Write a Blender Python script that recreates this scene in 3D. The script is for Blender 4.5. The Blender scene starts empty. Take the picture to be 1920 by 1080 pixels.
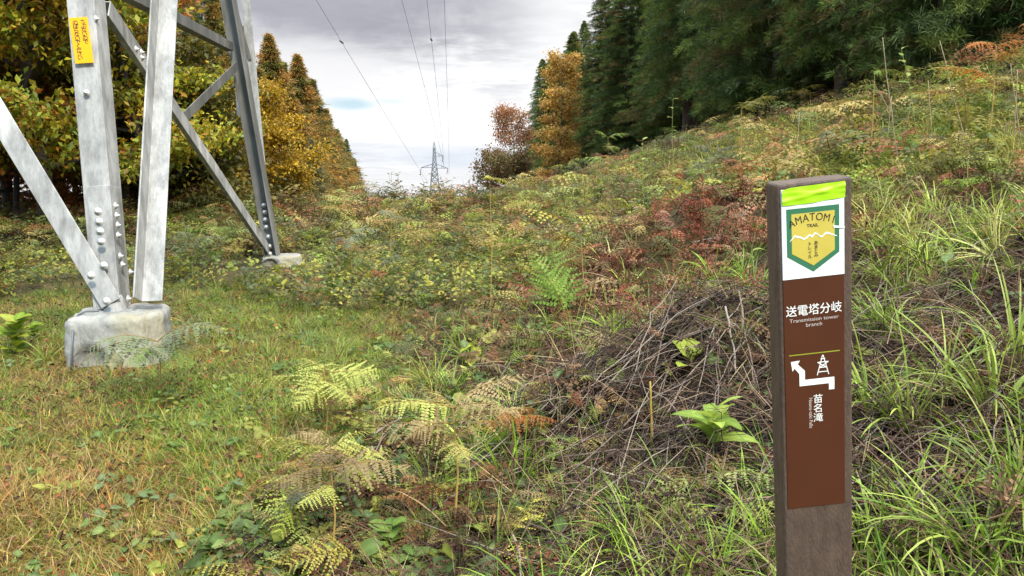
import bpy, math, random
import numpy as np
from mathutils import Vector, Matrix
R_ = math.radians
rng = np.random.default_rng(7); random.seed(7)
scene = bpy.context.scene
C = scene.collection

# ------------------------------------------------------------------ camera
FPX, PITCH, EYE = 1387.0, R_(9.0), 1.5
cam = bpy.data.cameras.new('camera'); camo = bpy.data.objects.new('camera', cam); C.objects.link(camo)
cam.sensor_width = 36; cam.lens = FPX/1920*36; cam.clip_end = 5000; cam.clip_start = 0.05
camo.location = (0, 0, EYE); camo.rotation_euler = (math.pi/2-PITCH, 0, 0)
scene.camera = camo

def ray(px, py):
    u, v = (px-960)/FPX, (540-py)/FPX
    return np.array([u, math.cos(PITCH)+v*math.sin(PITCH), -math.sin(PITCH)+v*math.cos(PITCH)])
def P(px, py, y):                       # the point at depth y seen in that direction
    d = ray(px, py); t = y/d[1]
    return np.array([0, 0, EYE])+d*t

# ------------------------------------------------------------------ sky, sun, exposure
SUN_EL, SUN_AZ = R_(42), R_(150)        # azimuth from +y clockwise: high behind the camera, to the right
w = bpy.data.worlds.new('World'); scene.world = w; w.use_nodes = True
nt = w.node_tree; nt.nodes.clear()
def N(t, **k):
    n = nt.nodes.new(t)
    for a, b in k.items(): setattr(n, a, b)
    return n
def L(a, b): nt.links.new(a, b)
def mth(op, a, b=None, c=None, clamp=False):
    n = N('ShaderNodeMath', operation=op); n.use_clamp = clamp
    for i, x in enumerate((a, b, c)):
        if x is None: continue
        if isinstance(x, (int, float)): n.inputs[i].default_value = x
        else: L(x, n.inputs[i])
    return n.outputs[0]
def vm(op, a, b=None, scale=None):
    n = N('ShaderNodeVectorMath', operation=op)
    for i, x in enumerate((a, b)):
        if x is None: continue
        if isinstance(x, (tuple, list)): n.inputs[i].default_value = x
        else: L(x, n.inputs[i])
    return n.outputs['Value'] if op in ('LENGTH', 'DOT_PRODUCT') else n.outputs[0]
def mixc(f, a, b):
    n = N('ShaderNodeMix', data_type='RGBA')
    if isinstance(f, float): n.inputs[0].default_value = f
    else: L(f, n.inputs[0])
    for i, x in ((6, a), (7, b)):
        if isinstance(x, tuple): n.inputs[i].default_value = (*x, 1)
        else: L(x, n.inputs[i])
    return n.outputs[2]
def ramp(v, lo, hi, a=0.0, b=1.0):
    n = N('ShaderNodeMapRange'); n.interpolation_type = 'SMOOTHSTEP'
    L(v, n.inputs[0])
    for i, x in zip((1, 2, 3, 4), (lo, hi, a, b)): n.inputs[i].default_value = x
    return n.outputs[0]
tc = N('ShaderNodeTexCoord'); dirv = tc.outputs['Generated']
sep = N('ShaderNodeSeparateXYZ'); L(dirv, sep.inputs[0])
sky = N('ShaderNodeTexSky', sky_type='NISHITA'); sky.sun_disc = False
sky.sun_elevation = SUN_EL; sky.sun_rotation = SUN_AZ; sky.air_density = 1.0; sky.dust_density = 1.0
skyc = N('ShaderNodeMix', data_type='RGBA', blend_type='MULTIPLY'); skyc.inputs[0].default_value = 1
L(sky.outputs[0], skyc.inputs[6]); skyc.inputs[7].default_value = (0.10, 0.10, 0.10, 1)
skyb = mixc(0.55, skyc.outputs[2], (0.22, 0.45, 0.62))
# cloud layer seen in perspective: direction divided by height
zz = mth('MAXIMUM', mth('ADD', sep.outputs[2], 0.10), 0.03)
cx = mth('DIVIDE', sep.outputs[0], zz); cy = mth('DIVIDE', sep.outputs[1], zz)
comb = N('ShaderNodeCombineXYZ'); L(mth('MULTIPLY', cx, 0.75), comb.inputs[0]); L(cy, comb.inputs[1])
def noise(vec, s, d, r=0.55, dist=0.0, off=(0, 0, 0)):
    a = N('ShaderNodeMapping'); a.inputs['Location'].default_value = off; L(vec, a.inputs[0])
    n = N('ShaderNodeTexNoise'); L(a.outputs[0], n.inputs['Vector'])
    n.inputs['Scale'].default_value = s; n.inputs['Detail'].default_value = d; n.inputs['Roughness'].default_value = r
    n.inputs['Distortion'].default_value = dist
    return n.outputs['Fac']
n1 = noise(comb.outputs[0], 1.1, 8, 0.55, 0.2, (3.1, 1.2, 0))
n2 = noise(comb.outputs[0], 4.2, 6, 0.6, 0.2, (0.4, 5.2, 0))
wob = noise(dirv, 5.0, 5, 0.6, 0.3)
def patch(px, py, wx, wy, soft=0.5):    # soft elliptical region of sky round a direction
    d = ray(px, py); d /= np.linalg.norm(d)
    v = vm('SUBTRACT', dirv, tuple(d))
    v = vm('MULTIPLY', v, (FPX/wx, FPX/wx*0.3, FPX/wy))
    l = mth('ADD', vm('LENGTH', v), mth('MULTIPLY', mth('SUBTRACT', wob, 0.5), 2.2))
    return ramp(l, 1+soft, 1-soft)
cl = mixc(ramp(n1, 0.38, 0.60), (0.55, 0.555, 0.58), (0.76, 0.763, 0.775))
cl = mixc(mth('MULTIPLY', ramp(n2, 0.42, 0.60), 0.85), cl, (0.82, 0.82, 0.825))
n3 = noise(comb.outputs[0], 9.0, 6, 0.6, 0.1, (7.7, 2.2, 0))
cl = mixc(mth('MULTIPLY', ramp(n3, 0.46, 0.66), 0.25), cl, (0.42, 0.425, 0.46))
def lay(cl, px, py, wx, wy, col, k, soft=0.5):
    return mixc(mth('MULTIPLY', patch(px, py, wx, wy, soft), k), cl, col)
cl = lay(cl, 600, -5, 290, 80, (0.26, 0.265, 0.31), 0.85, 0.6)
cl = lay(cl, 960, 30, 110, 70, (0.28, 0.285, 0.33), 0.55, 0.8)
cl = lay(cl, 860, 235, 280, 62, (0.86, 0.86, 0.86), 0.95, 0.9)
cl = lay(cl, 570, 130, 130, 40, (0.70, 0.70, 0.71), 0.8, 0.6)
cl = lay(cl, 1050, 80, 90, 110, (0.74, 0.745, 0.75), 0.8, 0.9)
cl = lay(cl, 720, 288, 190, 24, (0.50, 0.56, 0.64), 0.4, 0.6)
cl = lay(cl, 880, 300, 120, 22, (0.48, 0.55, 0.65), 0.45, 0.6)
cl = lay(cl, 760, 330, 220, 14, (0.68, 0.685, 0.7), 0.8, 0.5)
hole = mth('MAXIMUM', mth('MULTIPLY', patch(662, 196, 30, 8, 0.9), 0.75), mth('MULTIPLY', patch(735, 190, 34, 5, 0.9), 0.35))
hole = mth('MAXIMUM', hole, ramp(mth('MULTIPLY', n1, mth('SUBTRACT', 1.0, sep.outputs[1])), 0.60, 0.75))
col = mixc(hole, cl, skyb)
# an overcast sky is brighter towards the zenith than towards the horizon
zen = ramp(sep.outputs[2], 0.26, 0.80, 1.0, 5.2)
sc_ = vm('SCALE', col); nt.nodes[-1].inputs['Scale'].default_value = 1
L(zen, nt.nodes[-1].inputs['Scale'])
bg = N('ShaderNodeBackground'); L(sc_, bg.inputs[0]); bg.inputs[1].default_value = 1.0
wo = N('ShaderNodeOutputWorld'); L(bg.outputs[0], wo.inputs[0])
sl = bpy.data.lights.new('sun', 'SUN'); sl.energy = 4.8; sl.angle = R_(8); sl.color = (1.0, 0.92, 0.78)
so = bpy.data.objects.new('sun', sl); C.objects.link(so)
sd = Vector((math.sin(SUN_AZ)*math.cos(SUN_EL), math.cos(SUN_AZ)*math.cos(SUN_EL), math.sin(SUN_EL)))
so.rotation_euler = sd.to_track_quat('Z', 'Y').to_euler(); so.location = sd*50
scene.view_settings.view_transform = 'Standard'; scene.view_settings.look = 'None'
scene.view_settings.exposure = 0.45; scene.view_settings.gamma = 1
scene.cycles.max_bounces = 6; scene.cycles.transmission_bounces = 3; scene.cycles.transparent_max_bounces = 4

# ------------------------------------------------------------------ materials
def S(r, g, b):                          # sRGB 0-255 to linear
    return tuple(((x/255)/12.92 if x/255 <= 0.04045 else ((x/255+0.055)/1.055)**2.4) for x in (r, g, b))
def mat_base(name):
    m = bpy.data.materials.new(name); m.use_nodes = True
    t = m.node_tree; return m, t, t.nodes['Principled BSDF']
def leaf_mat(name, rough=0.55, trans=0.35, spec=0.3):
    """foliage: colour comes from each plant's own colour, light passes through thin blades"""
    m, t, b = mat_base(name)
    a = t.nodes.new('ShaderNodeAttribute'); a.attribute_name = 'Col'
    oi = t.nodes.new('ShaderNodeObjectInfo')
    hs = t.nodes.new('ShaderNodeHueSaturation'); t.links.new(a.outputs['Color'], hs.inputs['Color'])
    mr = t.nodes.new('ShaderNodeMapRange'); t.links.new(oi.outputs['Random'], mr.inputs[0])
    mr.inputs[3].default_value = 0.88; mr.inputs[4].default_value = 1.12
    t.links.new(mr.outputs[0], hs.inputs['Value'])
    t.links.new(hs.outputs[0], b.inputs['Base Color'])
    b.inputs['Roughness'].default_value = rough; b.inputs['Specular IOR Level'].default_value = spec
    tr = t.nodes.new('ShaderNodeBsdfTranslucent'); t.links.new(hs.outputs[0], tr.inputs[0])
    mx = t.nodes.new('ShaderNodeMixShader'); mx.inputs[0].default_value = trans
    t.links.new(b.outputs[0], mx.inputs[1]); t.links.new(tr.outputs[0], mx.inputs[2])
    t.links.new(mx.outputs[0], t.nodes['Material Output'].inputs[0])
    return m
def noisy(name, c1, c2, scale=8, rough=0.7, metal=0.0, bump=0.2, c3=None, stretch=(1, 1, 1), lo=0.35, hi=0.65, spec=0.4):
    m, t, b = mat_base(name)
    tcx = t.nodes.new('ShaderNodeTexCoord'); mp = t.nodes.new('ShaderNodeMapping'); mp.inputs['Scale'].default_value = stretch
    t.links.new(tcx.outputs['Object'], mp.inputs[0])
    n = t.nodes.new('ShaderNodeTexNoise'); n.inputs['Scale'].default_value = scale; n.inputs['Detail'].default_value = 8; n.inputs['Roughness'].default_value = 0.65
    t.links.new(mp.outputs[0], n.inputs['Vector'])
    r = t.nodes.new('ShaderNodeValToRGB'); e = r.color_ramp.elements
    e[0].position = lo; e[0].color = (*c1, 1); e[1].position = hi; e[1].color = (*c2, 1)
    t.links.new(n.outputs['Fac'], r.inputs[0]); out = r.outputs[0]
    if c3:
        n3 = t.nodes.new('ShaderNodeTexNoise'); n3.inputs['Scale'].default_value = scale*0.35; n3.inputs['Detail'].default_value = 6
        t.links.new(mp.outputs[0], n3.inputs['Vector'])
        mr = t.nodes.new('ShaderNodeMapRange'); mr.inputs[1].default_value = 0.5; mr.inputs[2].default_value = 0.68
        t.links.new(n3.outputs['Fac'], mr.inputs[0])
        mx = t.nodes.new('ShaderNodeMix'); mx.data_type = 'RGBA'; mx.inputs[7].default_value = (*c3, 1)
        t.links.new(mr.outputs[0], mx.inputs[0]); t.links.new(out, mx.inputs[6]); out = mx.outputs[2]
    t.links.new(out, b.inputs['Base Color'])
    b.inputs['Roughness'].default_value = rough; b.inputs['Metallic'].default_value = metal; b.inputs['Specular IOR Level'].default_value = spec
    if bump:
        bp = t.nodes.new('ShaderNodeBump'); bp.inputs['Strength'].default_value = bump; bp.inputs['Distance'].default_value = 0.02
        n4 = t.nodes.new('ShaderNodeTexNoise'); n4.inputs['Scale'].default_value = scale*5; n4.inputs['Detail'].default_value = 5
        t.links.new(mp.outputs[0], n4.inputs['Vector'])
        t.links.new(n4.outputs['Fac'], bp.inputs['Height']); t.links.new(bp.outputs[0], b.inputs['Normal'])
    return m
def flat(name, c, rough=0.5, bump=0.0):
    return noisy(name, tuple(x*0.93 for x in c), tuple(min(1, x*1.05) for x in c), 14, rough, 0, bump)
M = {}
M['leaf'] = leaf_mat('leaf_green', 0.55, 0.42); M['grass'] = leaf_mat('grass_blade', 0.45, 0.35, 0.35)
M['dry'] = leaf_mat('dead_leaf', 0.8, 0.15, 0.15); M['needle'] = leaf_mat('needle', 0.7, 0.3, 0.2)
M['stem'] = leaf_mat('stem_skin', 0.65, 0.0, 0.3)
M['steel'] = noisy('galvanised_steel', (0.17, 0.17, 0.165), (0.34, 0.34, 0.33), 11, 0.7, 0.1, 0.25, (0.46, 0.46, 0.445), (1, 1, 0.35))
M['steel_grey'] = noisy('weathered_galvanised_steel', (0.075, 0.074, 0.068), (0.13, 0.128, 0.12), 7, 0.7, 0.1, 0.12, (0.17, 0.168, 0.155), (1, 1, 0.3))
M['bolt'] = noisy('bolt_steel', (0.40, 0.40, 0.39), (0.6, 0.6, 0.58), 40, 0.5, 0.4, 0.1)
M['concrete'] = noisy('weathered_concrete', (0.14, 0.14, 0.13), (0.31, 0.31, 0.29), 6, 0.95, 0, 0.9, (0.24, 0.22, 0.15), (1, 1, 0.45), 0.3, 0.7, 0.1)
M['bark'] = noisy('bark', (0.035, 0.028, 0.022), (0.10, 0.085, 0.07), 6, 0.9, 0, 0.8, None, (3, 3, 0.6))
M['twig'] = noisy('dead_twig', (0.05, 0.035, 0.025), (0.17, 0.13, 0.10), 12, 0.8, 0, 0.4, (0.24, 0.20, 0.16), (1, 1, 1))
M['wire'] = flat('wire_metal', (0.10, 0.105, 0.11), 0.5)
M['stone'] = noisy('mossy_rock', (0.07, 0.07, 0.035), (0.19, 0.17, 0.09), 7, 0.9, 0, 0.8)

# ground
def ground_mat():
    m, t, b = mat_base('soil')
    tcx = t.nodes.new('ShaderNodeTexCoord')
    def nz(s, d=8):
        n = t.nodes.new('ShaderNodeTexNoise'); n.inputs['Scale'].default_value = s; n.inputs['Detail'].default_value = d; n.inputs['Roughness'].default_value = 0.7
        t.links.new(tcx.outputs['Object'], n.inputs['Vector']); return n.outputs['Fac']
    r = t.nodes.new('ShaderNodeValToRGB'); e = r.color_ramp.elements
    e[0].position = 0.3; e[0].color = (0.022, 0.016, 0.011, 1); e[1].position = 0.7; e[1].color = (0.10, 0.078, 0.045, 1)
    x = e.new(0.5); x.color = (0.06, 0.048, 0.026, 1)
    t.links.new(nz(9), r.inputs[0])
    r2 = t.nodes.new('ShaderNodeValToRGB'); e = r2.color_ramp.elements
    e[0].position = 0.42; e[0].color = (0.06, 0.075, 0.02, 1); e[1].position = 0.6; e[1].color = (0.13, 0.09, 0.045, 1)
    t.links.new(nz(30), r2.inputs[0])
    mr = t.nodes.new('ShaderNodeMapRange'); mr.inputs[1].default_value = 0.42; mr.inputs[2].default_value = 0.6
    t.links.new(nz(1.2, 3), mr.inputs[0])
    mx = t.nodes.new('ShaderNodeMix'); mx.data_type = 'RGBA'; t.links.new(mr.outputs[0], mx.inputs[0])
    t.links.new(r.outputs[0], mx.inputs[6]); t.links.new(r2.outputs[0], mx.inputs[7])
    t.links.new(mx.outputs[2], b.inputs['Base Color']); b.inputs['Roughness'].default_value = 0.95
    b.inputs['Specular IOR Level'].default_value = 0.1
    bp = t.nodes.new('ShaderNodeBump'); bp.inputs['Strength'].default_value = 1.0; bp.inputs['Distance'].default_value = 0.03
    t.links.new(nz(45), bp.inputs['Height']); t.links.new(bp.outputs[0], b.inputs['Normal'])
    return m
M['ground'] = ground_mat()

# ------------------------------------------------------------------ terrain
def foot(y): return 0.45-0.055*np.minimum(y, 30)
def h(x, y):
    x = np.asarray(x, float); y = np.asarray(y, float)
    u = x-foot(y)
    sp = np.log1p(np.exp(np.clip(u*3.0, -30, 30)))/3.0
    bank = 0.36*sp; bank = np.where(bank > 3.4, 3.4+0.25*(1-np.exp(-(bank-3.4))), bank)
    far = np.clip((y-60)/400, 0, 1); bank = bank*(1-far)**2
    z = bank+0.15*np.clip((y-8)/10, 0, 1)
    z -= np.where(y > 26, 0.085*(np.minimum(y, 700)-26)*np.clip(1.0-0.8*np.clip(u/8, 0, 1)*np.clip((150-y)/90, 0, 1), 0, 1), 0)
    z += 0.55*np.exp(-(((x-1.75)/0.95)**2+((y-7.2)/1.3)**2))
    z += 0.50*np.exp(-(((x-1.0)/0.55)**2+((y-3.85)/0.42)**2))+0.22*np.exp(-(((x-0.35)/0.3)**2+((y-3.6)/0.4)**2))
    z += 0.20*np.exp(-(((x-0.1)/0.5)**2+((y-6.0)/0.8)**2))
    z += 0.25*np.exp(-(((x+8.0)/2.2)**2+((y-13.5)/2.0)**2))
    k = np.clip(0.4+u*0.5, 0.35, 1.0)
    z += k*(0.035*np.sin(2.9*x+1.3*y)+0.03*np.sin(-1.7*x+3.1*y+1)+0.02*np.sin(6.1*x-2.2*y+2)+0.015*np.sin(4.2*x+7.3*y))
    z += 0.06*np.sin(0.55*x+0.31*y+1.0)*np.clip(y/8, 0, 1)
    return z
def G(px, py, lift=0.0):                 # where the line of sight meets the ground
    d = ray(px, py); t = np.linspace(1.0, 60, 6000)
    p = np.array([0, 0, EYE])[None]+d[None]*t[:, None]
    below = p[:, 2] < h(p[:, 0], p[:, 1])+lift
    i = int(np.argmax(below)) if below.any() else len(t)-1
    return p[i]

def put(name, V, T, Cc=None, mat=None, parent=None, smooth=False, loc=None):
    """link a mesh given as arrays of vertices and triangles / polygons"""
    me = bpy.data.meshes.new(name)
    V = np.asarray(V, np.float32)
    if isinstance(T, np.ndarray):
        k = T.shape[1]; nf = len(T)
        me.vertices.add(len(V)); me.vertices.foreach_set('co', V.ravel())
        me.loops.add(nf*k); me.loops.foreach_set('vertex_index', T.astype(np.int32).ravel())
        me.polygons.add(nf); me.polygons.foreach_set('loop_start', np.arange(0, nf*k, k, dtype=np.int32))
        me.update(calc_edges=True)
    else:
        me.from_pydata([tuple(map(float, v)) for v in V], [], T); me.update()
    if Cc is not None:
        at = me.color_attributes.new('Col', 'FLOAT_COLOR', 'POINT')
        c4 = np.ones((len(V), 4), np.float32); c4[:, :3] = np.clip(Cc, 0.003, 0.9)
        at.data.foreach_set('color', c4.ravel())
    if smooth: me.polygons.foreach_set('use_smooth', np.ones(len(me.polygons), bool))
    if mat: me.materials.append(mat)
    o = bpy.data.objects.new(name, me); C.objects.link(o)
    if parent: o.parent = parent
    if loc is not None: o.location = loc
    return o
def tag(o, label=None, cat=None, group=None, kind=None):
    if label: o['label'] = label
    if cat: o['category'] = cat
    if group: o['group'] = group
    if kind: o['kind'] = kind
    return o
def thing(name, loc, label, cat, group=None, rz=0.0):
    o = bpy.data.objects.new(name, None); C.objects.link(o); o.empty_display_size = 0.1
    o.location = tuple(map(float, loc)); o.rotation_euler = (0, 0, rz)
    return tag(o, label, cat, group)

def axis(a, s): return np.sinh(np.linspace(-a, a, s))
gx = np.concatenate([-np.geomspace(600, 14, 40), np.linspace(-13.5, 15, 230), np.geomspace(15.5, 600, 40)])
gy = np.concatenate([-np.geomspace(200, 3, 14), np.linspace(-2.5, 1.0, 10), np.linspace(1.1, 14, 170), np.geomspace(14.3, 900, 90)])
X, Y = np.meshgrid(gx, gy); Z = h(X, Y)
nx, ny = len(gx), len(gy)
idx = np.arange(nx*ny).reshape(ny, nx)
Q = np.stack([idx[:-1, :-1], idx[:-1, 1:], idx[1:, 1:], idx[1:, :-1]], -1).reshape(-1, 4)
tag(put('ground', np.stack([X, Y, Z], -1).reshape(-1, 3), Q, None, M['ground'], smooth=True), kind='structure')

# ------------------------------------------------------------------ shape makers (arrays V, T, C)
def cat_(parts):
    Vs, Ts, Cs, o = [], [], [], 0
    for v, t, c in parts:
        Vs.append(v); Ts.append(t+o); Cs.append(c); o += len(v)
    return np.concatenate(Vs), np.concatenate(Ts), np.concatenate(Cs)
def col_of(c, n): return np.tile(np.asarray(c, float)[None], (n, 1))
def tube(pts, rad, sides=6, col=(0.1, 0.08, 0.06), cap=True):
    pts = np.asarray(pts, float); n = len(pts); rad = np.broadcast_to(rad, (n,)).astype(float)
    tg = np.gradient(pts, axis=0); tg /= np.linalg.norm(tg, axis=1, keepdims=True)+1e-9
    ref = np.where(np.abs(tg[:, 2:3]) > 0.9, np.array([[1.0, 0, 0]]), np.array([[0, 0, 1.0]]))
    a = np.cross(tg, ref); a /= np.linalg.norm(a, axis=1, keepdims=True)+1e-9
    b = np.cross(tg, a)
    ang = np.linspace(0, 2*np.pi, sides, endpoint=False)
    V = pts[:, None]+rad[:, None, None]*(np.cos(ang)[None, :, None]*a[:, None]+np.sin(ang)[None, :, None]*b[:, None])
    V = V.reshape(-1, 3); i = np.arange(n-1)[:, None]*sides; j = np.arange(sides)[None]; j2 = (j+1) % sides
    A, B, D, E = i+j, i+j2, i+sides+j2, i+sides+j
    T = np.concatenate([np.stack([A, B, D], -1).reshape(-1, 3), np.stack([A, D, E], -1).reshape(-1, 3)])
    if cap:
        e = (n-1)*sides; k = np.arange(1, sides-1)
        T = np.concatenate([T, np.stack([e+0*k, e+k, e+k+1], -1)])
    return V, T, col_of(col, len(V))
def blades(n, L=(0.08, 0.16), wd=0.004, r0=0.03, tilt=(0.1, 0.6), bend=(0.4, 1.4), seg=3, c0=(0.1, 0.14, 0.03), c1=(0.2, 0.2, 0.06), r=rng, jit=0.25):
    a = r.uniform(0, 2*np.pi, n); ln = r.uniform(*L, n); th = r.uniform(*tilt, n); bd = r.uniform(*bend, n)
    rr = r0*np.sqrt(r.random(n)); b0 = np.stack([rr*np.cos(a+r.normal(0, .6, n)), rr*np.sin(a+r.normal(0, .6, n)), np.full(n, -0.01)], -1)
    pts = [b0]; 
    for k in range(seg):
        t = th+bd*((k+0.5)/seg)**1.3
        d = np.stack([np.sin(t)*np.cos(a), np.sin(t)*np.sin(a), np.cos(t)], -1)*(ln/seg)[:, None]
        pts.append(pts[-1]+d)
    pts = np.stack(pts, 1)                                   # n, seg+1, 3
    sa = a+np.pi/2+r.normal(0, 0.5, n)
    side = np.stack([np.cos(sa), np.sin(sa), r.normal(0, .25, n)], -1)
    w = wd*r.uniform(0.7, 1.3, n)
    prof = np.array([0.7]+[1.0-0.55*((k)/seg)**2 for k in range(1, seg)])
    Lf = pts[:, :seg]-side[:, None]*w[:, None, None]*prof[None, :, None]*0.5
    Rt = pts[:, :seg]+side[:, None]*w[:, None, None]*prof[None, :, None]*0.5
    V = np.concatenate([np.stack([Lf, Rt], 2).reshape(n, -1, 3), pts[:, seg:]], 1)   # per blade 2*seg+1
    m = 2*seg+1; t = []
    for k in range(seg-1):
        q = 2*k; t += [[q, q+1, q+3], [q, q+3, q+2]]
    q = 2*(seg-1); t += [[q, q+1, q+2]]
    T = (np.array(t)[None]+(np.arange(n)*m)[:, None, None]).reshape(-1, 3)
    mixv = r.random((n, 1, 1)); s = np.concatenate([np.repeat(np.arange(seg)/seg, 2), [1.0]])[None, :, None]
    f = np.clip(mixv*0.75+0.4*(s-0.5)*(s > 0.3), 0, 1)
    c = np.array(c0)[None, None]*(1-f)+np.array(c1)[None, None]*f
    c = c*(1+r.normal(0, jit, (n, 1, 1)))
    return V.reshape(-1, 3), T, c.reshape(-1, 3)
def rotz(v, a): 
    c, s = np.cos(a), np.sin(a); return np.stack([v[..., 0]*c-v[..., 1]*s, v[..., 0]*s+v[..., 1]*c, v[..., 2]], -1)
def frond(Ln=0.5, W=0.22, npin=13, nl=9, rise=0.3, droop=0.9, c=(0.2, 0.22, 0.05), c2=None, r=rng, start=0.12, lw=1.0, jit=0.15, curl=0.0, rach=(0.22, 0.17, 0.06)):
    """one fern frond growing along +x: rachis, pinnae in pairs, leaflets in pairs on each pinna"""
    c = np.array(c, float); c2 = c if c2 is None else np.array(c2, float)
    S_ = np.linspace(0, 1, 24); ang = rise-droop*S_**1.2
    cen = np.concatenate([[[0, 0, 0]], np.cumsum(np.stack([np.cos(ang), 0.30*np.sin(S_*r.uniform(2, 4.5)+r.uniform(0, 6)), np.sin(ang)], -1)[:-1]*Ln/23, 0)])
    f = lambda s: np.stack([np.interp(s, S_, cen[:, k]) for k in range(3)], -1)
    fa = lambda s: np.interp(s, S_, ang)
    parts = [tube(cen[::3], np.linspace(0.0028, 0.0008, len(cen[::3]))*max(Ln/0.4, 1), 4, rach, False)]
    s = start+(1-start)*(np.linspace(0, 1, npin)**0.95)
    pl = W*np.minimum(1.0, (s-start+0.12)/0.22)*(1-(s-start)/(1.03-start))**0.75
    q = (np.arange(nl)+0.6)/nl
    Sg = np.array([1, -1.0])
    # pinna i, side j, leaflet k, lside m
    I = np.arange(npin)
    base = f(s)[:, None, None]; a = fa(s)
    pl = pl*(1+r.normal(0, .12, npin))*np.where(r.random(npin) < 0.05, 0.35, 1)
    pang = R_(68)-R_(18)*s+r.normal(0, .12, npin)
    ex = np.stack([np.cos(a), 0*a, np.sin(a)], -1); en = np.stack([-np.sin(a), 0*a, np.cos(a)], -1)
    dirp = np.cos(pang)[:, None, None]*ex[:, None]+(np.sin(pang)[:, None]*Sg[None])[..., None]*np.array([0, 1.0, 0])[None, None]
    hang = r.normal(-0.25-curl, 0.26, (npin, 2))
    dirp = dirp+hang[..., None]*en[:, None]; dirp /= np.linalg.norm(dirp, axis=-1, keepdims=True)
    pp = base+dirp[:, :, None]*(pl[:, None]*q[None])[:, None, :, None]            # npin,2,nl,3
    pp = pp-en[:, None, None]*(pl[:, None]*q[None]**2*0.18)[:, None, :, None]
    up = np.cross(dirp, en[:, None]); up /= np.linalg.norm(up, axis=-1, keepdims=True)+1e-9
    ll = (W*0.125*lw*(pl[:, None]/W)**0.6*(1-q[None]*0.8)**0.8)                       # leaflet length
    ww = (pl[:, None]/nl*0.80*np.ones((1, nl)))
    out = []
    for m in (1, -1):
        ld = up*m*0.9+dirp*0.42; ld = ld[:, :, None]*np.ones((1, 1, nl, 1))
        ld = ld+r.normal(0, 0.10+curl*0.5, ld.shape)
        lv = ld*ll[:, None, :, None]; wv = dirp[:, :, None]*ww[:, None, :, None]*0.5
        A = pp-wv*1.15; B = pp+lv*0.55+wv*0.75; D = pp+lv; E = pp+lv*0.5-wv*0.75; F = pp+wv*1.15
        out.append(np.stack([A, F, B, D, E], 3))
    V = np.stack(out, 3).reshape(-1, 5, 3); nL = len(V)
    T = (np.array([[0, 1, 2], [0, 2, 4], [4, 2, 3]])[None]+(np.arange(nL)*5)[:, None, None]).reshape(-1, 3)
    fr = r.random((npin, 2, 1, 1))*0.5+np.linspace(0, .5, npin)[:, None, None, None]
    fr = np.broadcast_to(fr, (npin, 2, nl, 2)).reshape(-1)
    cc = (c[None]*(1-fr[:, None])+c2[None]*fr[:, None])*(1+r.normal(0, jit, (nL, 1)))
    parts.append((V.reshape(-1, 3), T, np.repeat(cc, 5, 0)))
    # pinna midribs
    e0 = np.broadcast_to(base, pp[:, :, :1].shape)[:, :, 0]; e1 = pp[:, :, -1]; wv = ex[:, None]*0.0009*max(Ln/0.4, 1)
    V = np.stack([e0-wv, e0+wv, e1], 2).reshape(-1, 3)
    parts.append((V, np.arange(len(V)).reshape(-1, 3), col_of(rach, len(V))))
    return cat_(parts)
def leafshape(Ln=0.08, W=0.04, bend=0.4, fold=0.25, c=(0.15, 0.2, 0.04), seg=5, r=rng, wav=0.05, round_=0.8, vein=1.25, tooth=0.0):
    """one broad leaf along +x, folded at its midrib, arching down"""
    s = np.linspace(0, 1, seg+1)
    wdt = W*0.5*np.sin(np.pi*s**round_)**0.75+0.0005
    a = 0.15-bend*s; cx_ = np.concatenate([[0], np.cumsum(np.cos(a[:-1]))])*Ln/seg; cz = np.concatenate([[0], np.cumsum(np.sin(a[:-1]))])*Ln/seg
    mid = np.stack([cx_, 0*s, cz], -1)
    rows = []
    for k in (-1, -0.5, 0, 0.5, 1):
        v = mid.copy(); v[:, 1] = k*wdt*(1+tooth*((np.arange(seg+1) % 2)-0.5)*(abs(k) == 1)); v[:, 2] += abs(k)**1.0*wdt*fold+wav*W*np.sin(s*9+k*2+r.uniform(0, 6))*(abs(k)); rows.append(v)
    V = np.stack(rows, 1).reshape(-1, 3)
    i = (np.arange(seg)[:, None]*5+np.arange(4)[None]).ravel()
    T = np.concatenate([np.stack([i, i+1, i+6], -1), np.stack([i, i+6, i+5], -1)])
    base = np.array(c)[None]*(1+r.normal(0, .05, (len(V), 1)))
    base = base.reshape(seg+1, 5, 3); base[:, 2] *= vein; base[1::2][:, (1, 3)] *= 0.86
    return V, T, base.reshape(-1, 3)
def xf(g, yaw=0, pitch=0, roll=0, s=1, p=(0, 0, 0)):
    Mx = np.array((Matrix.Rotation(yaw, 3, 'Z') @ Matrix.Rotation(-pitch, 3, 'Y') @ Matrix.Rotation(roll, 3, 'X')))
    return (g[0]*s) @ Mx.T+np.array(p), g[1], g[2]
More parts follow.
